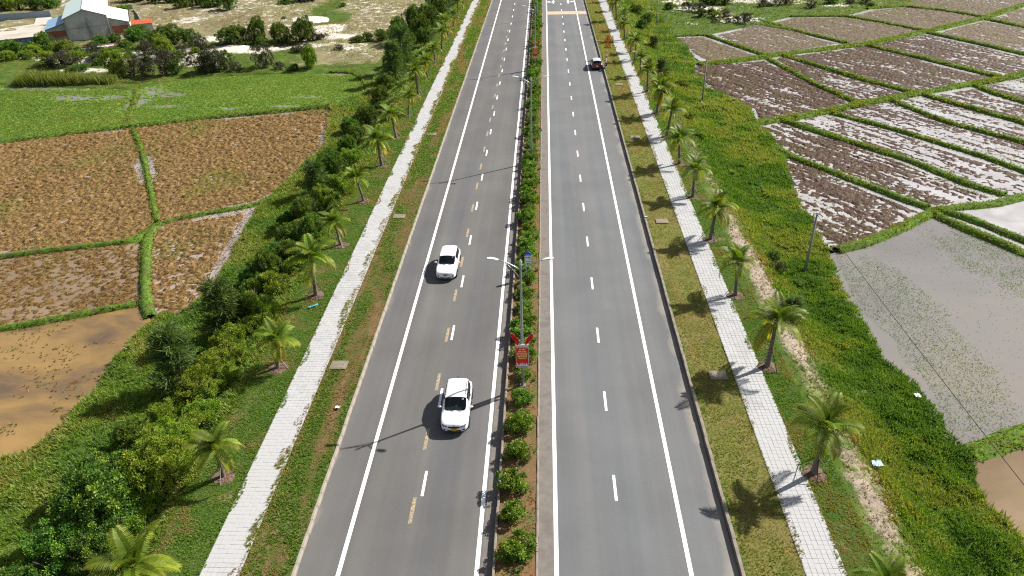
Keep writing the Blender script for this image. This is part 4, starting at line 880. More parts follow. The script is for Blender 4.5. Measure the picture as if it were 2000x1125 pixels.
# scrub on the sandy land, upper left
scrub = [(445, 92, 2.3, 'dark', .9), (478, 90, 2.4, 'dark', 1.0), (500, 86, 2.0, 'dark', 1.7), (520, 90, 1.6, 'dark', .8), (560, 84, 2.4, 'dark', 1.1), (588, 82, 2.6, 'dark', 1.2), (612, 82, 1.6, 'grey', .8), (632, 80, 1.2, 'grey', .7),
 (520, 136, 2.0, 'grey', 1.2), (548, 138, 1.2, 'grey', .8), (572, 138, .9, 'dark', .8), (604, 134, 1.7, 'yellow', 1.6), (420, 142, 2.2, 'grey', 1.2), (440, 138, 1.8, 'dark', 1.1), (400, 140, 1.6, 'yellow', 1.2), (458, 142, 1.3, 'grey', .8), (325, 150, 2.3, 'grey', 1.3), (345, 146, 1.8, 'dark', 1.0), (240, 150, 2.1, 'yellow', 1.6), (262, 150, 1.8, 'grey', 1.1), (285, 150, 1.5, 'grey', 1.0),
 (330, 120, 2.2, 'yellow', 1.3), (290, 112, 1.9, 'grey', 1.0), (305, 92, 2.2, 'dark', .9), (340, 88, 2.3, 'dark', 1.0), (372, 92, 2.2, 'dark', .9), (395, 98, 1.8, 'grey', .9), (280, 78, 2.0, 'broad', .9), (262, 86, 2.0, 'broad', .9), (205, 90, 1.5, 'broad', 1.0), (185, 95, 1.2, 'broad', .8), (222, 86, 1.3, 'broad', .9),
 (150, 103, 1.2, 'broad', .7), (120, 104, 2.2, 'yellow', .9), (95, 98, 2.2, 'broad', 1.1), (75, 108, 2.0, 'yellow', .8), (40, 112, 2.2, 'broad', .8), (12, 108, 2.3, 'broad', .8), (15, 122, 2.0, 'yellow', .7), (95, 126, 2.2, 'yellow', .8), (125, 132, 2.3, 'grey', .8), (150, 124, 1.9, 'yellow', .8), (180, 108, 1.8, 'grey', .8), (215, 112, 1.8, 'dark', .7), (245, 104, 1.8, 'dark', .8), (60, 96, 1.6, 'dark', .7),
 (355, 18, 2.6, 'dark', 1.0), (385, 12, 2.6, 'dark', 1.2), (405, 20, 2.2, 'dark', 1.0), (428, 16, 2.4, 'broad', 1.1), (450, 24, 2.4, 'dark', 1.1), (330, 10, 2.4, 'broad', 1.0), (300, 10, 2.4, 'dark', 1.0), (560, 14, 1.8, 'dark', .7), (585, 8, 2.4, 'dark', 1.0), (610, 6, 2.4, 'dark', .9), (250, 8, 2.0, 'yellow', .9), (280, 6, 2.0, 'broad', .9),
 (10, 22, 2.8, 'dark', 1.0), (40, 22, 2.8, 'yellow', .9), (70, 20, 2.6, 'dark', .9), (95, 22, 2.4, 'broad', .9), (25, 8, 3.0, 'dark', 1.2), (60, 6, 3.0, 'yellow', 1.1), (95, 8, 2.8, 'broad', 1.1), (245, 26, 1.6, 'yellow', .7), (665, 100, 1.0, 'grey', .7), (585, 105, 1.3, 'grey', .7)]
_R = random.Random(11)
for _ in range(34): scrub.append((_R.uniform(-5, 420), _R.uniform(98, 146), _R.uniform(.8, 1.5), _R.choice(('dark', 'grey', 'yellow', 'grey', 'broad')), _R.uniform(.6, 1.0)))
for _ in range(14): scrub.append((_R.uniform(300, 740), _R.uniform(8, 110), _R.uniform(.5, .9), _R.choice(('dark', 'grey')), _R.uniform(.6, .9)))
pts = []
for px, py, r, kd, hs in scrub:
    x, y = U(px, py, FZ); pts.append((y, x, r * 1.18, kd, hs))
pts.sort(); cn = {}
for y, x, r, kd, hs in pts:
    cn[kd] = cn.get(kd, 0) + 1
    plant(kd, x, y, r, 'scrub_bush', '%s on the sandy land around the house, %s counting upward in the picture' % (WORD[kd], nth(cn[kd])), 'bush', 'scrub on the sandy land around the house', hs)
# scrub, upper right
scrub = [(1345, 22, 2.0, 'grey', .8), (1365, 24, 1.9, 'grey', .8), (1395, 12, 2.6, 'dark', 1.0), (1375, 10, 2.0, 'dark', .9), (1415, 10, 2.0, 'dark', .8), (1370, 34, 1.5, 'dark', .9), (1395, 36, 1.4, 'yellow', .8), (1388, 30, 1.5, 'dark', .8), (1416, 34, 1.6, 'grey', .8), (1398, 46, 1.2, 'grey', .7), (1455, 48, 2.0, 'grey', .9), (1440, 46, 1.4, 'grey', .8),
 (1418, 46, 1.2, 'grey', .7), (1490, 14, 1.9, 'grey', .8), (1515, 10, 2.0, 'grey', .9), (1535, 10, 1.8, 'grey', .8), (1585, 17, 1.9, 'grey', .7), (1620, 8, 2.0, 'dark', .7), (1660, 10, 1.8, 'grey', .7), (1690, 8, 1.8, 'grey', .7), (1700, 14, 1.4, 'dark', .6), (1310, 18, 1.8, 'dark', .8)]
pts = []
for px, py, r, kd, hs in scrub:
    x, y = U(px, py, FZ); pts.append((y, x, r * .92, kd, hs))
pts.sort(); cn = {}
for y, x, r, kd, hs in pts:
    cn[kd] = cn.get(kd, 0) + 1
    plant(kd, x, y, r, 'scrub_bush', '%s beyond the ploughed plots near the meadow, %s counting upward in the picture' % (WORD[kd], nth(cn[kd])), 'bush', 'scrub beyond the ploughed plots', hs)
# tall reeds by the green field
def reeds(px0, px1, py, n, label):
    x0, y0 = U(px0, py, FZ); x1, y1 = U(px1, py - 4, FZ)
    t = rng.random(n); P = np.stack([x0 + (x1 - x0) * t + rng.normal(0, .4, n), y0 + (y1 - y0) * t + rng.uniform(-.2, 2.6, n) * (1 - .35 * t), np.full(n, FZ)], -1)
    h = (2.4 * (1 - .45 * t) + rng.normal(0, .3, n)) * np.clip(t * 9, .45, 1)
    o = tufts('reed_bed', P, np.maximum(h, .4) * .9, .45 + rng.normal(0, .2, n), M['reed'], label, 6, .035, .45, 'reeds')
reeds(28, 215, 168, 3600, 'tall feathery yellow-green reeds along the seedling field')

# ------------------------------------------------------------------ coconut palms
def frond_mesh(elev, droop, L=2.5, age=0.0):
    n = 22; t = np.linspace(0, 1, n); a = np.radians(elev) - droop * t ** 1.35
    dx = np.cos(a) * L / (n - 1); dz = np.sin(a) * L / (n - 1)
    X = np.concatenate([[0], np.cumsum(dx[1:])]); Z = np.concatenate([[0], np.cumsum(dz[1:])])
    mb_v, mb_f, T = [], [], []
    for s in (-1, 1):
        for j in np.linspace(.14, 1.0, 30):
            x = np.interp(j, t, X); z = np.interp(j, t, Z); an = np.interp(j, t, a)
            ln = .60 * math.sin(math.pi * (.16 + .78 * j)) ** .7 * rng.uniform(.85, 1.1) + .12
            f = np.array([math.cos(an), 0, math.sin(an)]); up = np.array([-math.sin(an), 0, math.cos(an)]); sd = np.array([0, s, 0.])
            sp = .85 - .55 * j
            d = unit(f * (1.05 - sp) + sd * (.55 + .45 * sp) + up * .22); tip = unit(d * .8 + np.array([0, 0, -.55 - .25 * age]))
            b = np.array([x, 0, z]); m_ = b + d * ln * .5; e = m_ + tip * ln * .55
            wv = f * .036
            k = len(mb_v); mb_v += [b - wv * .6, b + wv * .6, m_ + wv, m_ - wv, e]; mb_f += [(k, k + 1, k + 2, k + 3), (k + 3, k + 2, k + 4, k + 4)]
            c = .20 + .34 * j + .26 * age + rng.normal(0, .06); T += [c, c, c + .08, c + .08, c + .3]
    V = np.array(mb_v); tri = []
    for q in mb_f:
        tri.append((q[0], q[1], q[2]));
        if q[2] != q[3]: tri.append((q[0], q[2], q[3]))
    # midrib as a thin three-sided rod
    k = len(V); rib = []
    for i in range(n):
        r = .030 * (1 - .8 * t[i]); rib += [(X[i], -r, Z[i]), (X[i], r, Z[i]), (X[i], 0, Z[i] - r * 1.4)]; T += [.72 + .2 * age] * 3
    for i in range(n - 1):
        for c in range(3):
            p0, p1 = k + i * 3 + c, k + i * 3 + (c + 1) % 3; tri += [(p0, p1, p1 + 3), (p0, p1 + 3, p0 + 3)]
    V = np.concatenate([V, np.array(rib)])
    return npmesh('frond', V, np.array(tri), M['palm_leaf'], tint=np.clip(np.array(T), 0, 1))
ELEV = [88, 82, 74, 66, 58, 50, 44, 36, 28, 20, 10, -2]
FRONDS = [[frond_mesh(e + rng.normal(0, 3), .85 + .55 * (1 - e / 90) + rng.uniform(0, .35), 2.28 * rng.uniform(.88, 1.1) * (.75 if e > 84 else 1), np.clip((45 - e) / 70, -.25, .9)) for e in ELEV] for _ in range(3)]
DEAD = frond_mesh(-38, .9, 2.0, 1.7)
def palm_trunk(Ht, lx, ly):
    n = 26; pts, rad = [], []
    for i in range(n):
        t = i / (n - 1); pts.append((lx * t ** 1.4, ly * t ** 1.4, -.15 + t * (Ht + .15))); rad.append((.235 - .115 * t ** .6 + (.05 * (1 - t * 8) if t < .12 else 0)) * (1.05 if i % 2 else .96) + (.05 if t > .9 else 0))
    return MB().tube(pts, rad, 9).mesh('trunk', M['palm_bark'], True)
def make_palm(v, Ht, lx, ly):
    root = empty('coconut_palm', (0, 0, 0))
    link('trunk', palm_trunk(Ht, lx, ly), root)
    for i in range(len(ELEV) + 2):
        e = i if i < len(ELEV) else i - 6
        o = link('frond', FRONDS[(v + i) % 3][e], root); o.location = (lx, ly, Ht - .05 + .012 * (len(ELEV) - e)); o.rotation_euler = (rng.normal(0, .10), 0, i * 2.3999 + rng.normal(0, .2)); s = rng.uniform(.9, 1.08); o.scale = (s, s, s)
    if v != 1:
        for k in range(1 + v):
            o = link('frond', DEAD, root); o.location = (lx, ly, Ht - .12); o.rotation_euler = (0, 0, rng.uniform(0, 6.28)); o.scale = (.85, .85, .85)
    for k in range(3):
        a = k * 2.094 + .5 + rng.normal(0, .15); mb = MB().tube([(math.cos(a) * 1.05, math.sin(a) * 1.05, -.1), (lx * .3 + math.cos(a) * .12, ly * .3 + math.sin(a) * .12, 1.35)], .028, 6)
        mb.build('support_stake', M['black_metal'] if k else M['stake_pale'], root)
    MB().tube([(lx * .3 + .15 * math.cos(a), ly * .3 + .15 * math.sin(a), 1.28) for a in np.linspace(0, 6.28, 13)], .018, 5).build('tie', M['stake_pale'], root)
    return root
M['stake_pale'] = plain('stake_pale', (.30, .29, .26), .8)
PALMS = [make_palm(0, 3.3, .25, -.1), make_palm(1, 3.6, -.15, .2), make_palm(2, 3.0, .1, .3), make_palm(1, 3.4, .35, .2)]
bed_v = []
def mulch_mesh():
    n = 28; V, F = [(0, 0, .10)], []
    for j, r in enumerate((.35, .65, .85)):
        for i in range(n):
            a = 6.283 * i / n; q = r * (1 + .12 * math.sin(3 * a + 1) + rng.uniform(-.06, .06)); V.append((q * math.cos(a), q * math.sin(a), (.11, .07, -.03)[j] + rng.uniform(-.02, .02)))
    for i in range(n):
        F.append((0, 1 + i, 1 + (i + 1) % n))
        for j in range(2):
            a, b = 1 + j * n + i, 1 + j * n + (i + 1) % n; F += [(a, a + n, b + n), (a, b + n, b)]
    # wood chips
    for _ in range(150):
        a, r = rng.uniform(0, 6.28), rng.uniform(.1, .82); c = Vector((r * math.cos(a), r * math.sin(a), .07 + rng.uniform(.02, .06))); e = Vector(rng.normal(size=3) * (.05, .05, .02)); f = Vector(rng.normal(size=3) * (.03, .03, .015)); k = len(V)
        V += [tuple(c - e), tuple(c + f), tuple(c + e)]; F.append((k, k + 1, k + 2))
    me = bpy.data.meshes.new('mulch_bed'); me.from_pydata(V, [], F); me.materials.append(M['mulch']); return me
MULCH = mulch_mesh()
def palm_at(i, x, y, side, n, used=[0]):
    proto = PALMS[(i * 7 + (0 if side == 'stubble' else 2)) % 4]
    if i not in (): o = copy_tree(proto)
    o.location = (x, y, .24); o.rotation_euler = (random.uniform(-.09, .09), random.uniform(-.09, .09), random.uniform(0, 6.28)); s = random.uniform(.76, 1.04); o.scale = (s, s, s * random.uniform(.92, 1.12))
    tag(o, 'coconut palm in the row beside the %s fields, %s up from the bottom edge' % (side, nth(n)), 'palm', 'coconut palms along the highway')
    b = link('mulch_bed', MULCH); b.location = (x, y, .24); b.rotation_euler = (0, 0, random.uniform(0, 6.28))
    tag(b, 'brown mulch bed around the %s palm up the %s field row' % (nth(n), side), 'mulch bed', 'mulch beds under the palms', 'stuff')
left_y = [21.8, 31.2, 42.1, 52.4, 61.8, 72.1, 82.6, 92.7, 102.5, 112.6, 122.7, 132.4, 142.9, 153.4, 164.2, 173.8, 186.4, 197]
right_y = [22.3, 32.0, 42.6, 52.4, 62.7, 72.7, 82.4, 92.1, 102.0, 112.8, 122.6, 132.9, 138.7, 149, 159, 169, 180, 192]
for i, y in enumerate(left_y): palm_at(i, -19.85 + random.uniform(-.1, .1), y, 'stubble', i + 1)
for i, y in enumerate(right_y): palm_at(i, 16.3 + random.uniform(-.12, .12), y, 'flooded', i + 1)
def drop_tree(o):
    for c in list(o.children): drop_tree(c)
    bpy.data.objects.remove(o)
for p in PALMS: drop_tree(p)

# ================================================================== street furniture
def lamp_post(x, y, label):
    root = empty('street_lamp', (x, y, .2)); tag(root, label, 'street lamp', 'double-armed lamps in the median')
    MB().tube([(0, 0, 0), (0, 0, 3), (0, 0, 6), (0, 0, 9.9), (0, 0, 10.0)], [.115, .10, .085, .062, .04], 10).build('pole', M['galv'], root, True)
    MB().box((0, 0, .03), (.42, .42, .05)).box((.15, .15, .09), (.05, .05, .08)).box((-.15, .15, .09), (.05, .05, .08)).box((.15, -.15, .09), (.05, .05, .08)).box((-.15, -.15, .09), (.05, .05, .08)).build('base_plate', M['galv'], root)
    MB().tube([(0, 0, 9.98), (0, 0, 10.15), (0, 0, 10.3), (0, 0, 10.36)], [.05, .075, .05, .01], 8).build('finial', M['lamp_white'], root)
    for s in (-1, 1):
        MB().tube([(0, 0, 9.55), (s * .35, 0, 9.80), (s * .8, 0, 10.07), (s * 1.2, 0, 10.24), (s * 1.5, 0, 10.31)], [.042, .04, .036, .032, .03], 7).build('arm', M['galv'], root, True)
        MB().tube([(0, 0, 8.85), (s * .25, 0, 9.25), (s * .6, 0, 9.70), (s * 1.0, 0, 10.10)], .026, 6).build('brace', M['galv'], root, True)
        MB().bar((s * .55, 0, 9.66), (s * .55, 0, 9.93), .03).build('strut', M['galv'], root)
        mb = MB(); P = []
        for (xx, w, z, h) in ((1.42, .07, 10.30, .05), (1.6, .13, 10.345, .07), (1.95, .15, 10.40, .075), (2.15, .08, 10.43, .04)):
            P.append([(s * xx, -w, z), (s * xx, w, z), (s * xx, w * .8, z + h), (s * xx, -w * .8, z + h)])
        v = [q for r in P for q in r]; f = [(0, 1, 2, 3), (12, 13, 14, 15)]
        for i in range(3):
            for k in range(4): f.append((i * 4 + k, i * 4 + (k + 1) % 4, i * 4 + 4 + (k + 1) % 4, i * 4 + 4 + k))
        mb.add(v, f).build('lamp_head', M['lamp_white'], root)
    return root
LX = -1.50
for y, lab in ((40.35, 'double-armed grey street lamp rising beside the near white car'), (84.0, 'double-armed street lamp standing midway up the median without a banner'), (128.4, 'double-armed street lamp carrying the far red banner'), (172.5, 'double-armed street lamp at the top of the median')):
    lamp_post(LX, y, lab)
t = NT('banner_red'); M['banner_red'] = t.done(t.ramp(t.noise(2, 4), [(.3, (.66, .018, .018)), (.7, (.76, .03, .025))]), .5)
M['banner_text'] = plain('banner_text', (.90, .68, .25), .6); M['banner_white'] = plain('banner_white', (.78, .78, .80), .6); M['banner_grey'] = plain('banner_grey', (.35, .33, .38), .6)
M['flag_red'] = plain('flag_red', (.68, .014, .014), .7, .2)
def banner(x, y, label, flaglab, seed):
    R = random.Random(seed); z0 = 1.75; w, h = .84, 1.98; yy = y - .16
    root = empty('banner_board', (x, yy, .2)); tag(root, label, 'banner', 'red banners on the lamps')
    MB().box((0, 0, z0 + h / 2), (w, .03, h)).build('panel', M['banner_red'], root)
    fr = MB()
    for s in (-1, 1): fr.box((s * (w / 2 + .012), 0, z0 + h / 2), (.024, .045, h + .05)); fr.box((0, 0, z0 + h / 2 + s * (h / 2 + .012)), (w, .045, .024))
    fr.build('frame', M['lamp_white'], root)
    MB().box((0, -.019, z0 + h - .09), (w - .02, .006, .15)).build('white_header', M['banner_white'], root)
    tx = MB(); zz = z0 + h - .26
    for r, (a, nw) in enumerate(((.76, 4), (.42, 2), (.58, 3), (.72, 5), (.70, 4), (.66, 4), (.56, 4))):
        ws = [R.uniform(.5, 1.4) for _ in range(nw)]; tot = sum(ws); gap = .022; xs = -a / 2
        for q in ws:
            L = (a - gap * (nw - 1)) * q / tot; k = xs
            while k < xs + L - .01:                                 # small upright strokes read as letters
                l = min(R.uniform(.018, .034), xs + L - k); hh = .082 * R.choice((1, 1, .8, 1.15)); tx.box((k + l / 2, -.0185, zz + R.uniform(-.004, .004)), (l, .006, hh)); k += l + .006
            xs += L + gap
        zz -= .155
    tx.build('lettering', M['banner_text'], root)
    ct = MB(); k = -w / 2 + .04
    while k < w / 2 - .04:
        l = R.uniform(.02, .05); hh = R.uniform(.10, .34); ct.box((k + l / 2, -.0185, z0 + .10 + hh / 2), (l, .006, hh)); k += l + R.uniform(.0, .02)
    ct.build('skyline_print', M['banner_white'], root)
    MB().box((0, -.0225, z0 + .085), (w - .04, .006, .07)).build('footer_print', M['banner_grey'], root)
    for s in (-1, 1):                                               # brackets
        MB().box((0, .09, z0 + h / 2 + s * .7), (.24, .16, .05)).build('bracket', M['galv'], root)
    for s in (-1, 1):
        f = empty('flag', (x, y, .2)); tag(f, flaglab[0 if s < 0 else 1], 'flag', 'red flags on the lamps')
        a = Vector((s * .06, -.06, 3.95)); b = Vector((s * .72, -.22, 4.75))
        MB().tube([a, b], .014, 6).build('staff', M['lamp_white'], f)
        nu, nv = 9, 6; V = []; d = (b - a)
        for i in range(nu):
            for j in range(nv):
                u, v = i / (nu - 1), j / (nv - 1)
                p = a + d * (.28 + .72 * u) + Vector((s * .02, -.10, -.42)) * v * (1 - .25 * u) * 1.1
                p += Vector((math.sin(v * 5 + u * 4 + s) * .05, math.cos(u * 6 + v * 4) * .07 * v, 0)); V.append(tuple(p))
        F = [(i * nv + j, i * nv + j + 1, (i + 1) * nv + j + 1, (i + 1) * nv + j) for i in range(nu - 1) for j in range(nv - 1)]
        me = bpy.data.meshes.new('cloth'); me.from_pydata(V, [], F); me.materials.append(M['flag_red']); me.polygons.foreach_set("use_smooth", np.ones(len(F), bool)); o = link('cloth', me, f)
        so = o.modifiers.new('thick', 'SOLIDIFY'); so.thickness = .006
banner(LX, 40.35, 'red banner with yellow lettering on the near street lamp', ('red flag on the near lamp, leaning towards the white cars', 'red flag on the near lamp, drooping in front of the banner'), 3)
banner(LX, 128.4, 'small red banner on the distant street lamp', ('red flag on the distant lamp, on the white car side', 'red flag on the distant lamp, on the parked car side'), 5)

# kilometre marker
M['km_blue'] = plain('km_blue', (.012, .07, .45), .35, .5); M['km_white'] = plain('km_white', (.72, .74, .76), .45); M['ink'] = plain('ink', (.02, .02, .025), .7)
root = empty('kilometre_marker', (-1.42, 55.9, .50)); tag(root, 'white kilometre marker with rounded blue top in the median', 'marker')
w = .29
MB().box((0, 0, 1.42), (.58, .10, .78)).build('panel', M['km_white'], root)
MB().prism([(w * math.cos(a), -.052, 1.812 + .36 * math.sin(a)) for a in np.linspace(0, math.pi, 15)], (0, .104, 0)).build('blue_top', M['km_blue'], root)
for s in (-1, 1): MB().tube([(s * .17, 0, -.5), (s * .17, 0, 1.03)], .035, 8).build('post', M['lamp_white'], root)
R = random.Random(4); tx = MB()
for zz, a, hh in ((1.60, .46, .11), (1.22, .34, .065)):
    k = -a / 2
    while k < a / 2: l = R.uniform(.03, .055); tx.box((k + l / 2, -.053, zz), (l, .006, hh * R.choice((1, .8, 1)))); k += l + R.choice((.012, .012, .06))
tx.build('lettering', M['ink'], root)
tx = MB(); k = -.16
while k < .16: l = R.uniform(.02, .05); tx.box((k, -.055, 1.88), (l, .006, .06)); k += l + .02
tx.build('top_lettering', M['km_white'], root)

# warning signs
M['sign_orange'] = plain('sign_orange', (.95, .42, .03), .5); M['sign_red'] = plain('sign_red', (.62, .05, .02), .5)
root = empty('warning_sign', (11.65, 135.5, .2)); tag(root, 'pair of orange triangular warning signs on one striped post', 'sign')
for k in range(10):
    MB().tube([(0, 0, -.2 + k * .42), (0, 0, .22 + k * .42)], .045, 8).build('post_band', M['km_white'] if k % 2 else M['sign_red'], root)
def tri(r, cx, cz, y0, y1):
    p = [(cx + r * math.sin(a), y0, cz + r * math.cos(a)) for a in (0, 2.0944, 4.18879)]; return p, (0, y1 - y0, 0)
for zc, kind in ((2.05, 'low'), (3.25, 'high')):
    pa, ax = tri(.80, 0, zc, -.09, -.05); pl = MB().prism(pa, ax).build('triangle', M['sign_red'], root)
    pa, ax = tri(.56, 0, zc, -.097, -.093); MB().prism(pa, ax).build('orange_face', M['sign_orange'], pl)
    sy = MB()
    if kind == 'high':
        sy.prism([(-.04, -.104, zc - .22), (.04, -.104, zc - .22), (.04, -.104, zc - .05), (.16, -.104, zc - .05), (0, -.104, zc + .3), (-.16, -.104, zc - .05), (-.04, -.104, zc - .05)], (0, .004, 0)); sy.box((0, -.102, zc - .10), (.24, .004, .05))
    else:
        sy.box((0, -.102, zc - .18), (.40, .004, .05)); sy.prism([(-.09, -.104, zc - .12), (.09, -.104, zc - .12), (.0, -.104, zc + .14)], (0, .004, 0))
    sy.build('symbol', M['ink'] if kind == 'high' else M['sign_red'], pl)
MB().box((-.03, -.02, 1.05), (.42, .02, .14)).build('plate', M['km_white'], root)

# utility poles and cable
def upole(x, y, h, label, z=None):
    zb = float(H(x, y)) if z is None else z
    root = empty('utility_pole', (x, y, zb)); tag(root, label, 'utility pole', 'concrete poles along the flooded fields')
    MB().tube([(0, 0, -.5), (0, 0, h)], [.15, .085], 10).build('shaft', M['pole_concrete'], root, True)
    MB().box((0, -.10, h - .18), (.10, .08, .16)).build('cable_clamp', M['galv'], root)
    return (x, y - .14, zb + h - .18)
zt1 = FZ + 6.35
upole(25.0, 60.5, zt1 - float(H(25.0, 60.5)), 'bare concrete utility pole beside the tapering wet plot')
upole(25.4, 115.0, FZ + 6.7 - float(H(25.4, 115.0)), 'bare concrete utility pole beside the dark ploughed plot')
upole(25.6, 172.0, 7.0, 'bare concrete utility pole at the top by the scrub')
pts = []
for t in np.linspace(0, 1, 28):
    pts.append((25.0 + .9 * t, 60.4 - 54 * t, zt1 - .2 - 1.1 * 4 * t * (1 - t) * .35))
tag(MB().tube(pts, .022, 5).build('overhead_cable', M['rubber']), 'thin black cable crossing above the grey flooded field', 'cable')

# concrete covers in the verges
slab_src = None
def slab(x, y, label, w=1.25, d=1.0):
    mb = MB(); mb.box((0, 0, 0), (w, d, .12)); mb.box((0, 0, .062), (w - .24, d - .24, .01)); o = mb.build('drain_cover', M['slab']); o.location = (x, y, .275); o.rotation_euler = (random.uniform(-.02, .02), random.uniform(-.02, .02), random.uniform(-.04, .04))
    bv = o.modifiers.new('edge', 'BEVEL'); bv.width = .02; bv.segments = 1
    MB().tube([(w * .25, 0, .05), (w * .25, .0, .085), (w * .25 + .08, 0, .085), (w * .25 + .08, 0, .05)], .008, 5).build('lifting_ring', M['black_metal'], o)
    tag(o, label, 'drain cover', 'concrete covers in the verges')
for x, y, l in ((-15.4, 42.5, 'square concrete drain cover in the brown-green verge, closest to the cars'), (-15.3, 68.2, 'square concrete drain cover in the brown-green verge, second up'), (-15.3, 94.0, 'square concrete drain cover in the brown-green verge, third up'), (12.6, 41.5, 'concrete drain cover in the olive verge, lowest in the picture'),
                (12.1, 66.8, 'concrete drain cover in the olive verge, second up'), (12.1, 92.0, 'concrete drain cover in the olive verge, third up'), (12.2, 117.2, 'concrete drain cover in the olive verge below the parked car')): slab(x, y, l)

# litter
M['cyan_plastic'] = plain('cyan_plastic', (.06, .34, .42), .4); M['white_plastic'] = plain('white_plastic', (.75, .76, .78), .5); M['blue_plastic'] = plain('blue_plastic', (.35, .52, .60), .5)
def litter(px, py, z, w, d, mat, label, rz=0.0, hh=.10):
    x, y = U(px, py, z); n = 6; V = []
    for i in range(n):
        for j in range(n): V.append(((i / 5 - .5) * w * random.uniform(.85, 1.1), (j / 5 - .5) * d * random.uniform(.85, 1.1), random.uniform(0, hh)))
    F = [(i * n + j, i * n + j + 1, (i + 1) * n + j + 1, (i + 1) * n + j) for i in range(n - 1) for j in range(n - 1)]
    me = bpy.data.meshes.new('plastic_litter'); me.from_pydata(V, [], F); me.materials.append(M[mat]); o = link('plastic_litter', me); o.location = (x, y, z + .02); o.rotation_euler = (0, 0, rz)
    s = o.modifiers.new('t', 'SOLIDIFY'); s.thickness = .008; tag(o, label, 'litter', 'scattered litter')
litter(612, 598, .35, .8, .22, 'cyan_plastic', 'cyan plastic strip on the grass under a palm', .6)
litter(1792, 773, -1.9, .45, .45, 'white_plastic', 'white plastic scrap at the edge of the grey flooded field')
litter(1313, 110, -1.8, 1.3, .8, 'white_plastic', 'white sheet on the green bank by the small brown plot')
litter(1713, 906, -.7, .6, .5, 'blue_plastic', 'pale blue bag on the worn bank')
litter(1740, 366, FZ + .18, .6, .5, 'white_plastic', 'white sack lying in the wet ploughed plot', 0, .3)
litter(660, 796, .34, .35, .25, 'white_plastic', 'white scrap on the brown-green verge'); litter(516, 545, .36, .5, .25, 'white_plastic', 'white scrap on the grass below a palm')
litter(1262, 424, .34, .25, .2, 'white_plastic', 'white scrap in the olive verge'); litter(1382, 340, -.3, .5, .35, 'white_plastic', 'white bag on the bank beside the palms')

# ================================================================== vehicles
def carpaint(name, c, rough=.22):
    t = NT(name); t.done(c, rough, .5); t.b.inputs["Coat Weight"].default_value = .6; t.b.inputs["Coat Roughness"].default_value = .05; return t.m
M['white_car'] = carpaint('white_car', (.80, .81, .82)); M['red_car'] = carpaint('red_car', (.13, .010, .012)); M['roof_sheen_paint'] = carpaint('roof_sheen_paint', (.5, .52, .54), .15)  # red car's roof: silver-white sky reflection put into the paint colour
t = NT('car_glass'); t.done((.006, .009, .013), .03, .6)
_tr = t.node("ShaderNodeBsdfTransparent"); _tr.inputs[0].default_value = (.30, .36, .36, 1); _ms = t.node("ShaderNodeMixShader"); _ms.inputs[0].default_value = .45
t.l.new(_tr.outputs[0], _ms.inputs[1]); t.l.new(t.b.outputs[0], _ms.inputs[2]); t.l.new(_ms.outputs[0], t.out.inputs["Surface"]); M['car_glass'] = t.m
M['chrome'] = plain('chrome', (.7, .7, .7), .15, .5, 1.0); M['black_trim'] = plain('black_trim', (.012, .012, .013), .45)
t = NT('headlight'); M['headlight'] = t.done((.06, .07, .09), .08, .7); M['lamp_clear'] = plain('lamp_clear', (.5, .53, .58), .12, .7)
M['tail_red'] = plain('tail_red', (.35, .008, .008), .2, .6); M['plate_white'] = plain('plate_white', (.78, .78, .76), .5); M['plate_yellow'] = plain('plate_yellow', (.62, .36, .03), .5)
M['seat_dark'] = plain('seat_dark', (.03, .03, .032), .8); M['dash_grey'] = plain('dash_grey', (.20, .24, .22), .6)
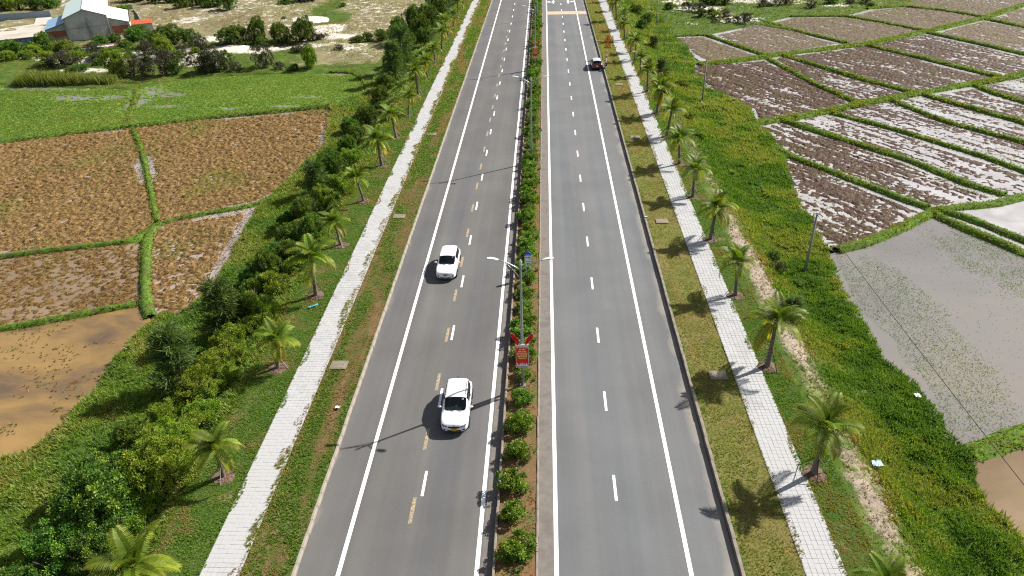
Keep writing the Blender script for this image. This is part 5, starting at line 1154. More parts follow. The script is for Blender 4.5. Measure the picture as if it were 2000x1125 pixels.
def make_car(name, paint, roof, plate, plate_end, loc, rz, L=4.55, W=.945, label='', hgt=1.0, rails=True, emblem='oval'):
    root = empty(name, loc, rz); tag(root, label, 'car')
    h = hgt; e = L / 2
    # station: y, bottom z, side half width, shoulder z, [glass base x,z], [roof rail x,z], [roof x,z], centre z
    S = [(-e - .02, .34, .62, .62, (.56, .70), (.44, .75), (.25, .77), .78),
         (-e + .10, .25, .84, .76, (.78, .82), (.58, .88), (.30, .91), .92),
         (-e + .45, .22, .955, .88, (.86, .95), (.60, 1.00), (.30, 1.035), 1.045),
         (-e + .92, .22, .96, .96, (.88, 1.02), (.66, 1.06), (.34, 1.09), 1.10),
         (-e + 1.04, .22, .96, .98, (.89, 1.04), (.78, 1.08), (.42, 1.12), 1.135),
         (-e + 1.10, .22, .96, .985, (.895, 1.05), (.79, 1.11), (.42, 1.16), 1.175),
         (-e + 2.05, .22, .96, 1.00, (.91, 1.075), (.73, 1.535 * h), (.40, 1.60 * h), 1.625 * h),
         (-e + 2.15, .22, .96, 1.00, (.91, 1.08), (.735, 1.565 * h), (.42, 1.635 * h), 1.66 * h),
         (-e + 2.52, .22, .96, 1.01, (.91, 1.085), (.74, 1.585 * h), (.44, 1.665 * h), 1.69 * h),
         (-e + 2.60, .22, .96, 1.01, (.91, 1.085), (.74, 1.587 * h), (.44, 1.667 * h), 1.692 * h),
         (-e + 3.35, .22, .96, 1.03, (.90, 1.10), (.73, 1.575 * h), (.44, 1.655 * h), 1.68 * h),
         (-e + 3.46, .22, .96, 1.03, (.90, 1.11), (.73, 1.57 * h), (.44, 1.65 * h), 1.675 * h),
         (-e + 3.95, .24, .955, 1.04, (.88, 1.12), (.70, 1.535 * h), (.42, 1.61 * h), 1.63 * h),
         (-e + 4.06, .25, .95, 1.03, (.87, 1.11), (.685, 1.50 * h), (.41, 1.575 * h), 1.59 * h),
         (-e + 4.36, .28, .93, .99, (.82, 1.03), (.66, 1.10), (.40, 1.15), 1.16),
         (-e + 4.44, .30, .91, .94, (.80, .98), (.64, 1.03), (.40, 1.06), 1.07),
         (e, .36, .80, .80, (.70, .84), (.55, .86), (.30, .88), .88)]
    S = [(s[0] * 1.0, *s[1:]) for s in S]
    V, F, MI = [], [], []
    def row(s):
        y, zb, w, zs, a, b, c, zc = s; k = W / .96
        half = [(w * .80 * k, zb), (w * .98 * k, zb + .13), (w * k, zb + (zs - zb) * .55), (w * .985 * k, zs), (a[0] * k, a[1]), (b[0] * k, b[1]), (c[0] * k, c[1])]
        return [(x, y, z) for x, z in half] + [(0, y, zc)] + [(-x, y, z) for x, z in half[::-1]] + [(0, y, zb - .02)]
    rows = [row(s) for s in S]; n = len(rows[0])
    for r in rows: V += r
    # face index along the section: 0..6 right side up to roof centre, 7..13 left side, 14,15 underside
    for i in range(len(S) - 1):
        for j in range(n):
            F.append((i * n + j, i * n + (j + 1) % n, (i + 1) * n + (j + 1) % n, (i + 1) * n + j)); m = 0
            up = j in (5, 6, 7, 8)
            if up and i in (5,): m = 1
            if up and i in (13,): m = 2
            if up and 6 <= i <= 12: m = 7
            if j in (4, 9):
                if i in (7,): m = 3
                if i == 6: m = 3
                if i == 9: m = 4
                if i == 11: m = 5
                if i in (8, 10): m = 6
            MI.append(m)
    F.append(tuple(range(n))); MI.append(0); b0 = (len(S) - 1) * n; F.append(tuple(b0 + k for k in range(n))[::-1]); MI.append(0)
    me = bpy.data.meshes.new('cage'); me.from_pydata(V, [], F)
    for k in range(8): me.materials.append(None)
    me.polygons.foreach_set("material_index", MI)
    bm = bmesh.new(); bm.from_mesh(me); bmesh.ops.recalc_face_normals(bm, faces=bm.faces)
    cl = bm.edges.layers.float.get('crease_edge') or bm.edges.layers.float.new('crease_edge')
    for ed in bm.edges:
        ms = {f.material_index for f in ed.link_faces}
        if len(ms) > 1: ed[cl] = .55
    bm.to_mesh(me); bm.free()
    tmp = link('cage', me); sb = tmp.modifiers.new('s', 'SUBSURF'); sb.levels = 2; sb.render_levels = 2
    dg = bpy.context.evaluated_depsgraph_get(); dg.update(); ev = tmp.evaluated_get(dg).to_mesh()
    co = np.empty(len(ev.vertices) * 3); ev.vertices.foreach_get('co', co); co = co.reshape(-1, 3)
    polys = [tuple(p.vertices) for p in ev.polygons]; mi = [p.material_index for p in ev.polygons]
    bvh = BVHTree.FromPolygons([Vector(c) for c in co], polys)
    tmp.evaluated_get(dg).to_mesh_clear(); bpy.data.objects.remove(tmp)
    parts = {0: ('body', paint), 1: ('windscreen', M['car_glass']), 2: ('rear_window', M['car_glass']), 7: ('roof', roof), 6: ('window_pillar', M['black_trim'])}
    def piece(nm, mat, sel):
        fs = [polys[i] for i in sel]; used = sorted({v for f in fs for v in f}); mp = {v: i for i, v in enumerate(used)}
        q = bpy.data.meshes.new(nm); q.from_pydata([tuple(co[v]) for v in used], [], [tuple(mp[v] for v in f) for f in fs]); q.materials.append(mat); q.polygons.foreach_set("use_smooth", np.ones(len(fs), bool)); return link(nm, q, root)
    body = None
    for k, (nm, mat) in parts.items():
        o = piece(nm, mat, [i for i, m in enumerate(mi) if m == k])
        if k == 0: body = o
    for k in (3, 4, 5):
        for s in (-1, 1):
            sel = [i for i, m in enumerate(mi) if m == k and np.mean([co[v][0] for v in polys[i]]) * s > 0]
            if sel: piece('side_window', M['car_glass'], sel)
    # patches laid on the skin: polygon in (x, z), shot along y
    def patch(nm, poly, mat, front=True, off=.006, parent=None, n=7):
        xs = [p[0] for p in poly]; zs = [p[1] for p in poly]
        mb = MB(); gx = np.linspace(min(xs), max(xs), n * 2 + 1); gz = np.linspace(min(zs), max(zs), n + 1); pt = {}
        def hit(x, z):
            o = Vector((x, -6 if front else 6, z)); l, nn, i, d = bvh.ray_cast(o, Vector((0, 1 if front else -1, 0)))
            return None if l is None else (l + (nn if nn.y * (-1 if front else 1) > 0 else -nn) * off)
        bmx = bmesh.new(); vs = [bmx.verts.new((x, 0, z)) for x, z in poly]; bmx.faces.new(vs)
        for q in gx[1:-1]: bmesh.ops.bisect_plane(bmx, geom=bmx.verts[:] + bmx.edges[:] + bmx.faces[:], plane_co=(q, 0, 0), plane_no=(1, 0, 0))
        for q in gz[1:-1]: bmesh.ops.bisect_plane(bmx, geom=bmx.verts[:] + bmx.edges[:] + bmx.faces[:], plane_co=(0, 0, q), plane_no=(0, 0, 1))
        bad = []
        for v in bmx.verts:
            p = hit(v.co.x, v.co.z)
            if p is None: bad.append(v)
            else: v.co = p
        bmesh.ops.delete(bmx, geom=bad, context='VERTS')
        q = bpy.data.meshes.new(nm); bmx.to_mesh(q); bmx.free(); q.materials.append(mat); return link(nm, q, parent or root)
    if emblem == 'oval':                      # narrow grille between swept lamps
        patch('grille', [(-.42, .74), (.42, .74), (.36, .64), (.12, .60), (-.12, .60), (-.36, .64)], M['black_trim'])
    else:
        patch('grille', [(-.20, .72), (.20, .72), (.12, .60), (-.12, .60)], M['black_trim'])
        patch('hood_gap', [(-.66, .84), (-.30, .765), (.30, .765), (.66, .84), (.66, .825), (.30, .745), (-.30, .745), (-.66, .825)], M['black_trim'])
    patch('lower_intake', [(-.50, .46), (.50, .46), (.42, .34), (-.42, .34)], M['black_trim'])
    for s in (-1, 1):
        hl = [(s * .44, .70), (s * .50, .78), (s * .74, .84), (s * .80, .80), (s * .70, .70)] if emblem == 'oval' else [(s * .52, .60), (s * .74, .72), (s * .78, .66), (s * .66, .56)]
        p = patch('headlight', hl, M['headlight']); cx = s * .62; cz = .76 if emblem == 'oval' else .64
        patch('lamp_lens', [(cx + .05 * math.cos(a), cz + .03 * math.sin(a)) for a in np.linspace(0, 5.6, 8)], M['lamp_clear'], True, .012, p, 2)
        patch('fog_lamp', [(s * .54, .52), (s * .70, .55), (s * .72, .46), (s * .60, .42)], M['black_trim'])
        patch('tail_light', [(s * .56, .92), (s * .80, .96), (s * .83, .84), (s * .60, .80)], M['tail_red'], False)
        patch('rear_reflector', [(s * .52, .48), (s * .72, .48), (s * .72, .44), (s * .52, .44)], M['tail_red'], False)
    patch('emblem', [(.055 * math.cos(a), (.80 if emblem == 'oval' else .68) + .03 * math.sin(a)) for a in np.linspace(0, 5.8, 10)], M['ink'] if emblem == 'oval' else M['chrome'], True, .012, None, 2)
    patch('rear_emblem', [(.06 * math.cos(a), .90 + .04 * math.sin(a)) for a in np.linspace(0, 5.8, 10)], M['chrome'], False, .01, None, 2)
    patch('rear_bumper_trim', [(-.72, .44), (.72, .44), (.66, .34), (-.66, .34)], M['black_trim'], False)
    # registration plates
    l, nn, i_, d_ = bvh.ray_cast(Vector((0, -6, .52)), Vector((0, 1, 0))); pf = MB().box((0, l.y - .02, .52), (.36 if plate is M['plate_yellow'] else .44, .02, .18 if plate is M['plate_yellow'] else .12)).build('number_plate', plate, root)
    l, nn, i_, d_ = bvh.ray_cast(Vector((0, 6, .72)), Vector((0, -1, 0))); MB().box((0, l.y + .02, .72), (.36, .02, .16)).build('number_plate', plate, root)
    # wheels, mirrors, rails, handles, aerial, wipers
    for y in (-e + .88, e - .95):
        for s in (-1, 1):
            wh = empty('wheel', (0, 0, 0)); wh.parent = root; wh.location = (s * (W - .115), y, .345)
            prof = [(.215, -.11), (.30, -.115), (.335, -.10), (.345, -.06), (.345, .06), (.335, .10), (.30, .115), (.215, .11)]
            mb = MB(); nn_ = 24
            for k in range(nn_):
                a = 2 * math.pi * k / nn_; mb.v += [(xx, r * math.cos(a), r * math.sin(a)) for r, xx in prof]
            for k in range(nn_):
                for j in range(7): mb.f.append((k * 8 + j, k * 8 + j + 1, ((k + 1) % nn_) * 8 + j + 1, ((k + 1) % nn_) * 8 + j))
            mb.build('tyre', M['rubber'], wh, True)
            rm = MB(); rm.tube([(-s * .05, 0, 0), (s * .075, 0, 0)], .218, 20)
            for k in range(5):
                a = 2 * math.pi * k / 5; rm.bar((s * .085, 0, 0), (s * .085, .20 * math.cos(a), .20 * math.sin(a)), .03, .06)
            rm.build('rim', M['rim'], wh)
            # dark wheel arch lining and lip
            ar = MB(); P1 = []
            for a in np.linspace(-.25, math.pi + .25, 15): P1.append((s * (W + .006), y + .40 * math.cos(a), .345 + .40 * math.sin(a)))
            ar.tube(P1, .028, 5).build('wheel_arch', M['black_trim'], root)
    for s in (-1, 1):
        mb = MB(); mb.bar((s * .86, -e + 1.62, 1.05), (s * 1.02, -e + 1.60, 1.08), .05, .04)
        V2 = []; c = Vector((s * 1.07, -e + 1.60, 1.10)); n1, n2 = 6, 8
        for i in range(n1 + 1):
            ph = math.pi * i / n1
            for j in range(n2):
                th = 2 * math.pi * j / n2; V2.append((c.x + .13 * math.sin(ph) * math.cos(th), c.y + .075 * math.sin(ph) * math.sin(th) * (1 if math.sin(th) < 0 else .5), c.z + .085 * math.cos(ph)))
        mb.add(V2, [(i * n2 + j, i * n2 + (j + 1) % n2, (i + 1) * n2 + (j + 1) % n2, (i + 1) * n2 + j) for i in range(n1) for j in range(n2)])
        mr = mb.build('side_mirror', paint, root, True)
        for yy in (-.05, .95): MB().box((s * (W + .005), yy + .1, .93), (.03, .20, .03)).build('door_handle', paint, root)
        for yy in (-.62, .27, 1.15): MB().box((s * (W - .006), yy, .72), (.012, .012, .52)).build('door_gap', M['black_trim'], root)
        MB().box((s * (W - .03), .08, .30), (.05, 2.35, .09)).build('sill', M['black_trim'], root)
        if rails:
            MB().tube([(s * .66, -.10, 1.585 * h), (s * .66, .05, 1.66 * h), (s * .655, 1.25, 1.645 * h), (s * .645, 1.42, 1.565 * h)], .018, 6).build('roof_rail', M['galv'], root)
    MB().tube([(0, e - .70, 1.64 * h), (0, e - .62, 1.70 * h), (0, e - .56, 1.64 * h)], [.03, .02, .015], 6).build('roof_aerial', M['black_trim'], root)
    MB().bar((-.10, -e + 1.08, 1.185), (-.56, -e + 1.22, 1.215), .02, .015).bar((.45, -e + 1.05, 1.165), (.02, -e + 1.20, 1.235), .02, .015).build('wiper', M['black_trim'], root)
    MB().add([(-.72, -e + 1.18, 1.02), (.72, -e + 1.18, 1.02), (.74, -e + 1.62, 1.03), (-.74, -e + 1.62, 1.03), (-.72, -e + 1.70, .72), (.72, -e + 1.70, .72)], [(0, 1, 2, 3), (3, 2, 5, 4)]).build('dashboard', M['dash_grey'], root)
    MB().tube([(.38 + .17 * math.cos(a), -e + 1.78 + .06 * math.sin(a), .98 + .16 * math.sin(a)) for a in np.linspace(0, 6.283, 17)], .016, 5, False).build('steering_wheel', M['black_trim'], root)
    for sx in (-.38, .38):
        MB().box((sx, .15, .62), (.52, .55, .18)).box((sx, .42, .95), (.50, .16, .62), Matrix.Rotation(-.2, 3, 'X')).box((sx, .50, 1.34), (.26, .10, .20)).build('front_seat', M['seat_dark'], root)
    MB().box((0, 1.05, .62), (1.3, .5, .18)).box((0, 1.34, .95), (1.3, .16, .6), Matrix.Rotation(-.2, 3, 'X')).build('rear_seat', M['seat_dark'], root)
    l, nn, i_, d_ = bvh.ray_cast(Vector((.42, -e + 1.95, 4)), Vector((0, 0, -1)))
    MB().add([Vector((.36, -e + 1.93, l.z - .04)) + Vector((0, -.07, .0)), Vector((.52, -e + 1.93, l.z - .05)) + Vector((0, -.07, 0)), Vector((.52, -e + 1.98, l.z + .0)), Vector((.36, -e + 1.98, l.z + .01))], [(0, 1, 2, 3)]).build('screen_sticker', M['plate_white'], root)
    return root
car1 = make_car('car', M['white_car'], M['white_car'], M['plate_yellow'], 0, (-5.95, 37.72, 0), .015, 4.75, .945, 'white car with a yellow number plate, the closer of the two driving', 1.0, True, 'oval')
car2 = make_car('car', M['white_car'], M['white_car'], M['plate_white'], 0, (-8.80, 57.45, 0), -.01, 4.45, .935, 'white car with a white number plate, farther of the two driving', .985, False, 'vee')
car3 = make_car('car', M['red_car'], M['roof_sheen_paint'], M['plate_white'], 1, (9.25, 129.3, 0), math.pi + .02, 4.5, .94, 'dark red car with sky reflection painted on its roof, parked at the kerb', 1.0, True, 'oval')

# ------------------------------------------------------------------ person and motorbike by the parked car
def person(loc, rz, label):
    J = {'pel': (0, 0, .93, .135, .10), 'spi': (0, .01, 1.12, .13, .09), 'che': (0, .01, 1.32, .165, .105), 'nek': (0, .0, 1.47, .06, .06), 'hb': (0, -.01, 1.55, .075, .085), 'ht': (0, -.015, 1.66, .085, .095), 'top': (0, -.01, 1.72, .05, .055)}
    E = [('pel', 'spi'), ('spi', 'che'), ('che', 'nek'), ('nek', 'hb'), ('hb', 'ht'), ('ht', 'top')]
    for s, k in ((-1, 'l'), (1, 'r')):
        J.update({'sh' + k: (s * .18, .01, 1.40, .06, .06), 'el' + k: (s * .25, .03, 1.13, .043, .043), 'wr' + k: (s * .24, -.09, .92, .030, .028), 'pa' + k: (s * .235, -.12, .86, .036, .018),
                  'hi' + k: (s * .09, 0, .86, .09, .09), 'kn' + k: (s * .10, -.02, .49, .062, .062), 'an' + k: (s * .105, .02, .09, .042, .042), 'to' + k: (s * .12, -.16, .035, .042, .03)})
        E += [('che', 'sh' + k), ('sh' + k, 'el' + k), ('el' + k, 'wr' + k), ('wr' + k, 'pa' + k), ('pel', 'hi' + k), ('hi' + k, 'kn' + k), ('kn' + k, 'an' + k), ('an' + k, 'to' + k)]
        for i in range(4):
            a = 'f%d%s' % (i, k); ln = (.065, .075, .07, .055)[i]
            J[a + 'a'] = (s * (.245 - .014 * i), -.15 + .016 * i, .83, .009, .009); J[a + 'b'] = (s * (.235 - .014 * i), -.16 + .018 * i, .83 - ln, .008, .008); E += [('pa' + k, a + 'a'), (a + 'a', a + 'b')]
        J['t' + k] = (s * .205, -.15, .85, .010, .010); J['u' + k] = (s * .195, -.17, .815, .009, .009); E += [('pa' + k, 't' + k), ('t' + k, 'u' + k)]
    names = list(J); me = bpy.data.meshes.new('body'); me.from_pydata([J[n][:3] for n in names], [(names.index(a), names.index(b)) for a, b in E], [])
    o = link('body', me); sk = o.modifiers.new('skin', 'SKIN'); sk.use_smooth_shade = True
    for i, n in enumerate(names): me.skin_vertices[0].data[i].radius = J[n][3:5]; me.skin_vertices[0].data[i].use_root = (n == 'pel')
    sb = o.modifiers.new('sub', 'SUBSURF'); sb.levels = 1; sb.render_levels = 1
    dg = bpy.context.evaluated_depsgraph_get(); dg.update(); m2 = bpy.data.meshes.new_from_object(o.evaluated_get(dg)); bpy.data.objects.remove(o)
    root = empty('person', loc, rz); tag(root, label, 'person')
    m2.materials.clear()
    for m in ('skin', 'shirt_pale', 'trousers_dark', 'shoe'): m2.materials.append(M[m])
    for p in m2.polygons:
        z = p.center.z; x = abs(p.center.x); arm = x > .20 and z < 1.16
        p.material_index = 3 if z < .10 else (2 if z < .95 and not (x > .17 and z > .72 and x > .19) else (1 if z < 1.46 and not arm else 0))
    b = link('body', m2, root)
    V, F = [], []; n1, n2 = 7, 12
    for i in range(n1 + 1):
        ph = 1.9 * i / n1
        for j in range(n2):
            th = 2 * math.pi * j / n2; r = 1 + .04 * math.sin(5 * th); q = .102 * math.sin(ph) * r
            V.append((q * math.cos(th), .015 + q * 1.1 * math.sin(th), 1.645 + .115 * math.cos(ph) - (.05 if math.sin(th) > .2 and i > 4 else 0) + (.075 if math.sin(th) < -.5 and i > 4 else 0)))
    for i in range(n1):
        for j in range(n2): F.append((i * n2 + j, i * n2 + (j + 1) % n2, (i + 1) * n2 + (j + 1) % n2, (i + 1) * n2 + j))
    q = bpy.data.meshes.new('hair'); q.from_pydata(V, [], F); q.materials.append(M['ink']); link('hair', q, root)
    fc = MB(); fc.add([(-.012, -.105, 1.585), (.012, -.105, 1.585), (0, -.135, 1.59), (0, -.108, 1.63)], [(0, 1, 2), (0, 2, 3), (1, 3, 2)]); fc.build('nose', M['skin'], root)
    ey = MB().box((-.035, -.107, 1.632), (.022, .008, .010)).box((.035, -.107, 1.632), (.022, .008, .010)); ey.build('eyes', M['ink'], root)
    MB().box((0, -.104, 1.556), (.04, .008, .008)).build('mouth', M['tail_red'], root)
    for s in (-1, 1): MB().box((s * .092, .0, 1.61), (.018, .035, .055)).build('ear', M['skin'], root)
M['skin'] = plain('skin', (.32, .19, .12), .6); M['shirt_pale'] = plain('shirt_pale', (.55, .55, .52), .8); M['trousers_dark'] = plain('trousers_dark', (.018, .019, .024), .85); M['shoe'] = plain('shoe', (.03, .025, .022), .6)
person((10.95, 128.6, .26), 1.2, 'person in a pale top and dark trousers standing beside the parked car')
mo = empty('motorbike', (10.78, 127.4, .25), -.25); tag(mo, 'dark motorbike standing on the verge edge by the parked car', 'motorbike')
for y in (-.62, .62):
    wh = empty('wheel', (0, 0, 0)); wh.parent = mo; wh.location = (0, y, .29)
    MB().tube([(0, .25 * math.cos(a), .25 * math.sin(a)) for a in np.linspace(0, 2 * math.pi, 21)], .045, 6, False).build('tyre', M['rubber'], wh, True)
    rm = MB().tube([(-.04, 0, 0), (.04, 0, 0)], .06, 10)
    for k in range(5): a = 2 * math.pi * k / 5; rm.bar((0, 0, 0), (0, .22 * math.cos(a), .22 * math.sin(a)), .015, .03)
    rm.build('rim', M['rim'], wh)
MB().add([(-.12, -.75, .62), (.12, -.75, .62), (.14, -.2, .72), (-.14, -.2, .72), (-.10, -.7, .45), (.10, -.7, .45), (.12, .25, .35), (-.12, .25, .35), (-.10, .2, .55), (.10, .2, .55)], [(0, 1, 2, 3), (0, 4, 5, 1), (1, 5, 6, 9, 2), (0, 3, 8, 7, 4), (2, 9, 8, 3), (8, 9, 6, 7), (4, 7, 6, 5)]).build('body', M['black_trim'], mo)
MB().add([(-.11, -.80, .70), (.11, -.80, .70), (.14, -.15, .74), (-.14, -.15, .74), (-.12, -.80, .78), (.12, -.80, .78), (.13, -.15, .80), (-.13, -.15, .80)], [(0, 1, 2, 3), (4, 7, 6, 5), (0, 4, 5, 1), (1, 5, 6, 2), (2, 6, 7, 3), (3, 7, 4, 0)]).build('seat', M['rubber'], mo)
MB().add([(-.20, .28, .30), (.20, .28, .30), (.22, .45, .75), (-.22, .45, .75), (0, .42, .30), (0, .58, .78)], [(0, 1, 2, 3), (0, 3, 5, 4), (1, 4, 5, 2), (3, 2, 5), (0, 4, 1)]).build('leg_shield', M['black_trim'], mo)
MB().tube([(0, .62, .29), (0, .50, .75), (0, .40, 1.0)], .035, 7).tube([(-.34, .30, 1.02), (0, .40, 1.0), (.34, .30, 1.02)], .018, 6).build('fork', M['black_metal'], mo)
MB().box((0, .47, .93), (.2, .14, .16)).build('headlamp', M['lamp_clear'], mo)
for s in (-1, 1): MB().tube([(s * .26, .32, 1.02), (s * .34, .36, 1.18)], .008, 5).box((s * .36, .36, 1.20), (.11, .02, .07)).build('mirror', M['ink'], mo)
MB().tube([(.12, .1, .3), (.16, -.5, .32), (.16, -.85, .38)], [.03, .05, .045], 8).build('exhaust', M['galv'], mo)
MB().box((0, -.86, .56), (.18, .02, .13)).build('number_plate', M['plate_white'], mo)

# ================================================================== house and walls, upper left
def wallmat(name, a, b, stain):
    t = NT(name); c = t.ramp(t.noise(.5, 6, rough=.65), [(.3, a), (.7, b)]); s = t.ramp(t.noise(.35, 6, t.co((1, 1, .6)), dist=1.0), [(.48, 0.0), (.66, .8)]); t.bump(t.noise(12, 4), .3, .02)
    return t.done(t.mix(s, c, stain), .95, .2)
M['plaster'] = wallmat('plaster', (.42, .42, .41), (.54, .535, .52), (.20, .185, .16)); M['brick_wall'] = wallmat('brick_wall', (.26, .085, .055), (.34, .13, .09), (.17, .08, .06)); M['cement'] = wallmat('cement', (.34, .33, .31), (.46, .44, .41), (.20, .18, .15))
M['roof_pale'] = plain('roof_pale', (.50, .60, .58), .42, .5, .0, .06); M['roof_blue'] = plain('roof_blue', (.20, .34, .48), .45, .5, 0, .12); M['roof_white'] = plain('roof_white', (.62, .66, .68), .4, .5, 0, .06); M['roof_rust'] = plain('roof_rust', (.40, .08, .03), .75, .3, 0, .35); M['sheet_blue'] = plain('sheet_blue', (.26, .35, .44), .5, .5, 0, .15); M['paint_blue'] = plain('paint_blue', (.04, .10, .36), .6)
M['yard'] = concrete('yard', (.36, .33, .28), (.46, .42, .37), (.26, .22, .17), .5)
HX, HY, HA = -107.6, 164.4, math.radians(28)
def corrugated(mb, o, eu, ev, nu, amp, n):
    """sheet from point o along eu (profile direction) and ev (rib direction)"""
    o, eu, ev = Vector(o), Vector(eu), Vector(ev); nn = eu.cross(ev).normalized(); nn = nn if nn.z > 0 else -nn
    V = []; m = n * 2
    for i in range(m + 1): p = o + eu * (i / m) + nn * (amp if i % 2 else 0); V += [p, p + ev]
    V += [v - nn * .03 for v in V]; k = 2 * (m + 1)
    F = [(2 * i, 2 * i + 2, 2 * i + 3, 2 * i + 1) for i in range(m)] + [(k + 2 * i, k + 2 * i + 1, k + 2 * i + 3, k + 2 * i + 2) for i in range(m)] + [(2 * i, k + 2 * i, k + 2 * i + 2, 2 * i + 2) for i in range(m)] + [(2 * i + 1, 2 * i + 3, k + 2 * i + 3, k + 2 * i + 1) for i in range(m)]
    return mb.add(V, F)
hs = empty('house', (HX, HY, FZ), HA); tag(hs, 'grey plastered house with a pale gabled metal roof and lean-to wings', 'house')
GW, GD, EH, RH = 8.8, 24.0, 5.5, 7.1
MB().prism([(0, 0, -.5), (GW, 0, -.5), (GW, 0, EH), (GW / 2, 0, RH), (0, 0, EH)], (0, GD, 0)).build('wall', M['plaster'], hs)
for s in (0, 1):
    x0 = -.25 if s == 0 else GW + .25; mb = MB(); z0 = EH - .1
    corrugated(mb, (x0, -.35, z0 + .06), (0, GD + .7, 0), (GW / 2 + .25 if s == 0 else -(GW / 2 + .25), 0, RH - EH + .12), 1, .03, 40).build('roof', M['roof_pale'] if s == 0 else M['roof_white'], hs)
MB().box((GW / 2, GD / 2 - .1, RH + .12), (.4, GD + .7, .06)).build('ridge_cap', M['roof_white'], hs)
MB().box((GW / 2, -.03, 3.3), (GW, .06, .16)).build('wall_band', M['cement'], hs)
for x in (.12, GW - .12): MB().box((x, -.04, EH / 2), (.28, .08, EH)).build('corner_pillar', M['cement'], hs)
# lean-to with blue sheets
MB().prism([(-4.2, .6, -.5), (-.02, .6, -.5), (-.02, .6, 4.4), (-4.2, .6, 3.3)], (0, 13, 0)).build('wing_wall', M['cement'], hs)
for k in range(3):
    mb = MB(); corrugated(mb, (-4.4, .35 + k * 4.5, 3.42), (0, 4.45, 0), (4.35, 0, 1.12), 1, .03, 9).build('wing_roof', M['roof_blue'], hs)
MB().box((-2.1, .56, 2.35), (3.6, .08, 1.3)).build('brick_panel', M['brick_wall'], hs); MB().box((-2.1, .50, 3.12), (4.3, .22, .18)).build('wing_beam', M['cement'], hs)
# lean-to with white sheets on the sunny side
MB().prism([(GW + .02, 1.2, -.5), (GW + 4.2, 1.2, -.5), (GW + 4.2, 1.2, 3.3), (GW + .02, 1.2, 4.6)], (0, 16, 0)).build('wing_wall', M['cement'], hs)
mb = MB(); corrugated(mb, (GW + 4.4, .9, 3.40), (0, 16.8, 0), (-4.35, 0, 1.34), 1, .03, 30).build('wing_roof', M['roof_white'], hs)
MB().box((GW + 2.1, 1.16, 1.9), (3.4, .08, 1.6)).build('brick_panel', M['brick_wall'], hs); MB().box((GW + 2.1, 1.10, 2.85), (4.3, .2, .16)).build('wing_beam', M['cement'], hs)
MB().box((GW + 4.42, 9, 3.42), (.08, 16.8, .30)).build('gutter', M['black_trim'], hs)
# annex with rusty roof
an = empty('annex', (HX, HY, FZ), HA); tag(an, 'low annex with a rusty red sheet roof beside the house', 'annex')
MB().box((GW + 6.8, 2.6, 1.0), (4.4, 2.6, 3.0)).build('wall', M['plaster'], an)
for k in range(5):
    mb = MB(); corrugated(mb, (GW + 4.55 + k * .92, 1.0, 2.62), (.90, 0, 0), (0, 3.0, .5), 1, .03, 3).build('roof_sheet', M['roof_rust'] if k % 2 else M['roof_rust2'] if 'roof_rust2' in M else M['roof_rust'], an)
# pen walls behind
def wallrun(name, pts, h, mat, label, post=True, z=FZ, t_=.14, panel=2.6):
    root = empty(name, (0, 0, z)); tag(root, label, 'wall' if 'wall' in name else 'fence')
    for a, b in zip(pts[:-1], pts[1:]):
        a, b = Vector((*a, 0)), Vector((*b, 0)); L = (b - a).length; n = max(1, round(L / panel)); d = (b - a) / n; rot = Matrix.Rotation(math.atan2(d.y, d.x), 3, 'Z')
        for k in range(n):
            c = a + d * (k + .5); MB().box((c.x, c.y, h / 2 - .25), (d.length - .05, t_, h + .5), rot).build('panel', mat, root)
            if post: p = a + d * k; MB().box((p.x, p.y, h / 2 - .2), (.2, .2, h + .65), rot).build('post', M['cement'], root)
wallrun('sheet_fence', [U(-40, 47, FZ), U(0, 43, FZ), U(52, 40, FZ), U(102, 36, FZ)], 2.0, M['sheet_blue'], 'blue-grey sheet fence behind the paved yard', True, FZ, .08, 4.6)
wallrun('sheet_fence', [U(232, 26, FZ), U(262, 24, FZ)], 2.0, M['sheet_blue'], 'blue-grey sheet fence behind the house pen', True, FZ, .08, 2.5)
wallrun('pen_wall', [U(263, 26, FZ), U(272, 38, FZ), U(284, 58, FZ)], 1.2, M['cement'], 'grey wall along the side of the house pen', True)
# paved yard and row of low rooms in front of it
yd = np.array([U(-60, 64, FZ), U(0, 62, FZ), U(68, 52, FZ), U(72, 40, FZ), U(102, 38, FZ), U(112, 60, FZ), U(104, 86, FZ), U(-60, 104, FZ)])
lw = empty('low_building', (HX, HY, FZ), HA); tag(lw, 'long low flat-roofed building with a dark red wall beside the house', 'building')
ce = Matrix.Rotation(-HA, 3, 'Z')
def loc(p): q = ce @ Vector((p[0] - HX, p[1] - HY, 0)); return q.x, q.y
a0 = loc(U(84, 94, FZ)); x1 = a0[0]; yb = a0[1]
n = 8; wslab = 4.0
for k in range(n):
    MB().box((x1 - 2.2 - k * wslab, yb + 5.0, 2.55), (wslab - .06, 10.4, .18)).build('roof_slab', M['yard'], lw)
MB().box((x1 - 16.2, yb + 5.0, .95), (31.9, 9.8, 3.0)).build('wall', M['cement'], lw)
for k in range(n):
    MB().box((x1 - 2.2 - k * wslab, yb - .0, 1.2), (wslab - .3, .24, 2.2)).build('wall_panel', M['brick_wall'] if k else M['sheet_blue'], lw)
for k in range(4): MB().box((x1 - .6 - k * 1.05, yb - .16, 1.2), (.14, .14, 2.3)).build('blue_post', M['paint_blue'], lw)
yo = bpy.data.meshes.new('yard'); yo.from_pydata([(x, y, FZ + .62) for x, y in yd], [], [tuple(range(len(yd)))]); yo.materials.append(M['yard']); tag(link('yard', yo), 'pale paved yard beside the house', 'yard', kind='structure')
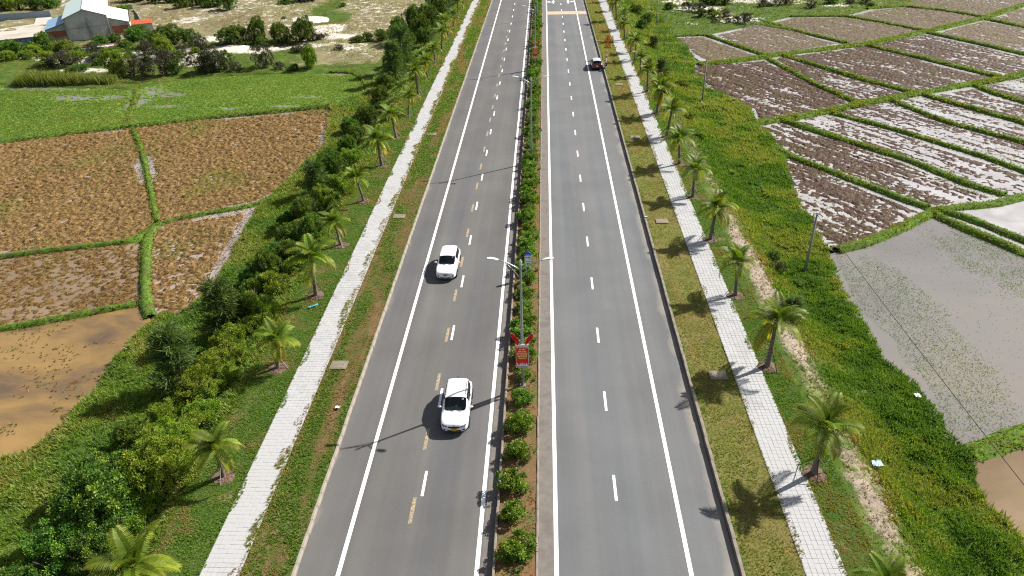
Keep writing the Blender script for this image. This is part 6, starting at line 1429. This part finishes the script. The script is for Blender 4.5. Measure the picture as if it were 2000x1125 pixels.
# low broken brick wall in front of the house, white block pieces
wallrun('garden_wall', [U(132, 103, FZ), U(165, 98, FZ), U(205, 94, FZ), U(243, 88, FZ)], .75, M['brick_wall'], 'low broken brick wall in the bushes before the house', False, FZ, .5, 3.0)
for i, (px, py) in enumerate(((170, 95), (200, 91), (216, 89))):
    x, y = U(px, py, FZ + .9); o = MB().box((0, 0, 0), (2.2, .7, .25)).build('white_block', M['km_white'], None); o.location = (x, y, FZ + .88); o.rotation_euler = (0, 0, .25); bv = o.modifiers.new('b', 'BEVEL'); bv.width = .03; tag(o, 'white block on the low brick wall, %s from the house corner side' % nth(i + 1), 'block', 'white blocks on the brick wall')
# white sand beds before the shrub row
for k in range(4):
    a, b = np.array(U(165 - 3 * k, 127 - k * 4.2, FZ)), np.array(U(368 + 4 * k, 112 - k * 4.0, FZ)); n = 40; V = []
    d = (b - a) / np.linalg.norm(b - a); nr = np.array([-d[1], d[0]])
    for i in range(n):
        c = a + (b - a) * i / (n - 1)
        for o_, z in ((-.9, -.1), (-.55, .38), (-.2, .55), (.2, .55), (.55, .38), (.9, -.1)):
            p = c + nr * (o_ * 1.15 + random.uniform(-.08, .08)); V.append((p[0], p[1], float(H(p[0], p[1])) * .3 + FZ * .7 + z + random.uniform(-.08, .08)))
    F = [(i * 6 + j, i * 6 + j + 1, i * 6 + 7 + j, i * 6 + 6 + j) for i in range(n - 1) for j in range(5)]
    me = bpy.data.meshes.new('sand_bed'); me.from_pydata(V, [], F); me.materials.append(M['sandbed']) if 'sandbed' in M else me.materials.append(M['yard']); tag(link('sand_bed', me), 'long pale sand ridge before the brick wall, %s from the reeds' % nth(k + 1), 'sand bed', 'sand ridges before the house', 'structure')
# white ring grave with headstone
gx, gy = U(605, 42, FZ); n = 40; V = [(0, 0, .55)]; F = []
for j, (r, z) in enumerate(((1.6, .5), (3.2, .32), (4.3, .1), (4.8, -.4))):
    for i in range(n): a = 6.283 * i / n; q = r * (1 + .05 * math.sin(3 * a) + random.uniform(-.02, .02)); V.append((q * math.cos(a), q * math.sin(a), z + random.uniform(-.04, .04)))
for i in range(n):
    F.append((0, 1 + i, 1 + (i + 1) % n))
    for j in range(3): a, b = 1 + j * n + i, 1 + j * n + (i + 1) % n; F.append((a, a + n, b + n, b))
t = NT('white_sand'); M['white_sand'] = t.done(t.ramp(t.noise(1.2, 6), [(.3, (.44, .40, .35)), (.7, (.60, .56, .50))]), .95, .1)
me = bpy.data.meshes.new('sand_mound'); me.from_pydata(V, [], F); me.materials.append(M['white_sand']); o = link('sand_mound', me); o.location = (gx, gy, float(H(gx, gy))); tag(o, 'round white sand mound on the dry land', 'mound', kind='structure')
o = MB().prism([(-.4, -.1, 0), (.4, -.1, 0), (.4, -.1, .8), (.25, -.1, 1.0), (-.25, -.1, 1.0), (-.4, -.1, .8)], (0, .2, 0)).box((0, 0, .05), (1.1, .6, .2)).build('headstone', M['slab']); o.location = (gx - .4, gy - .6, float(H(gx, gy)) + .45); tag(o, 'small grey headstone in the round sand mound', 'headstone')
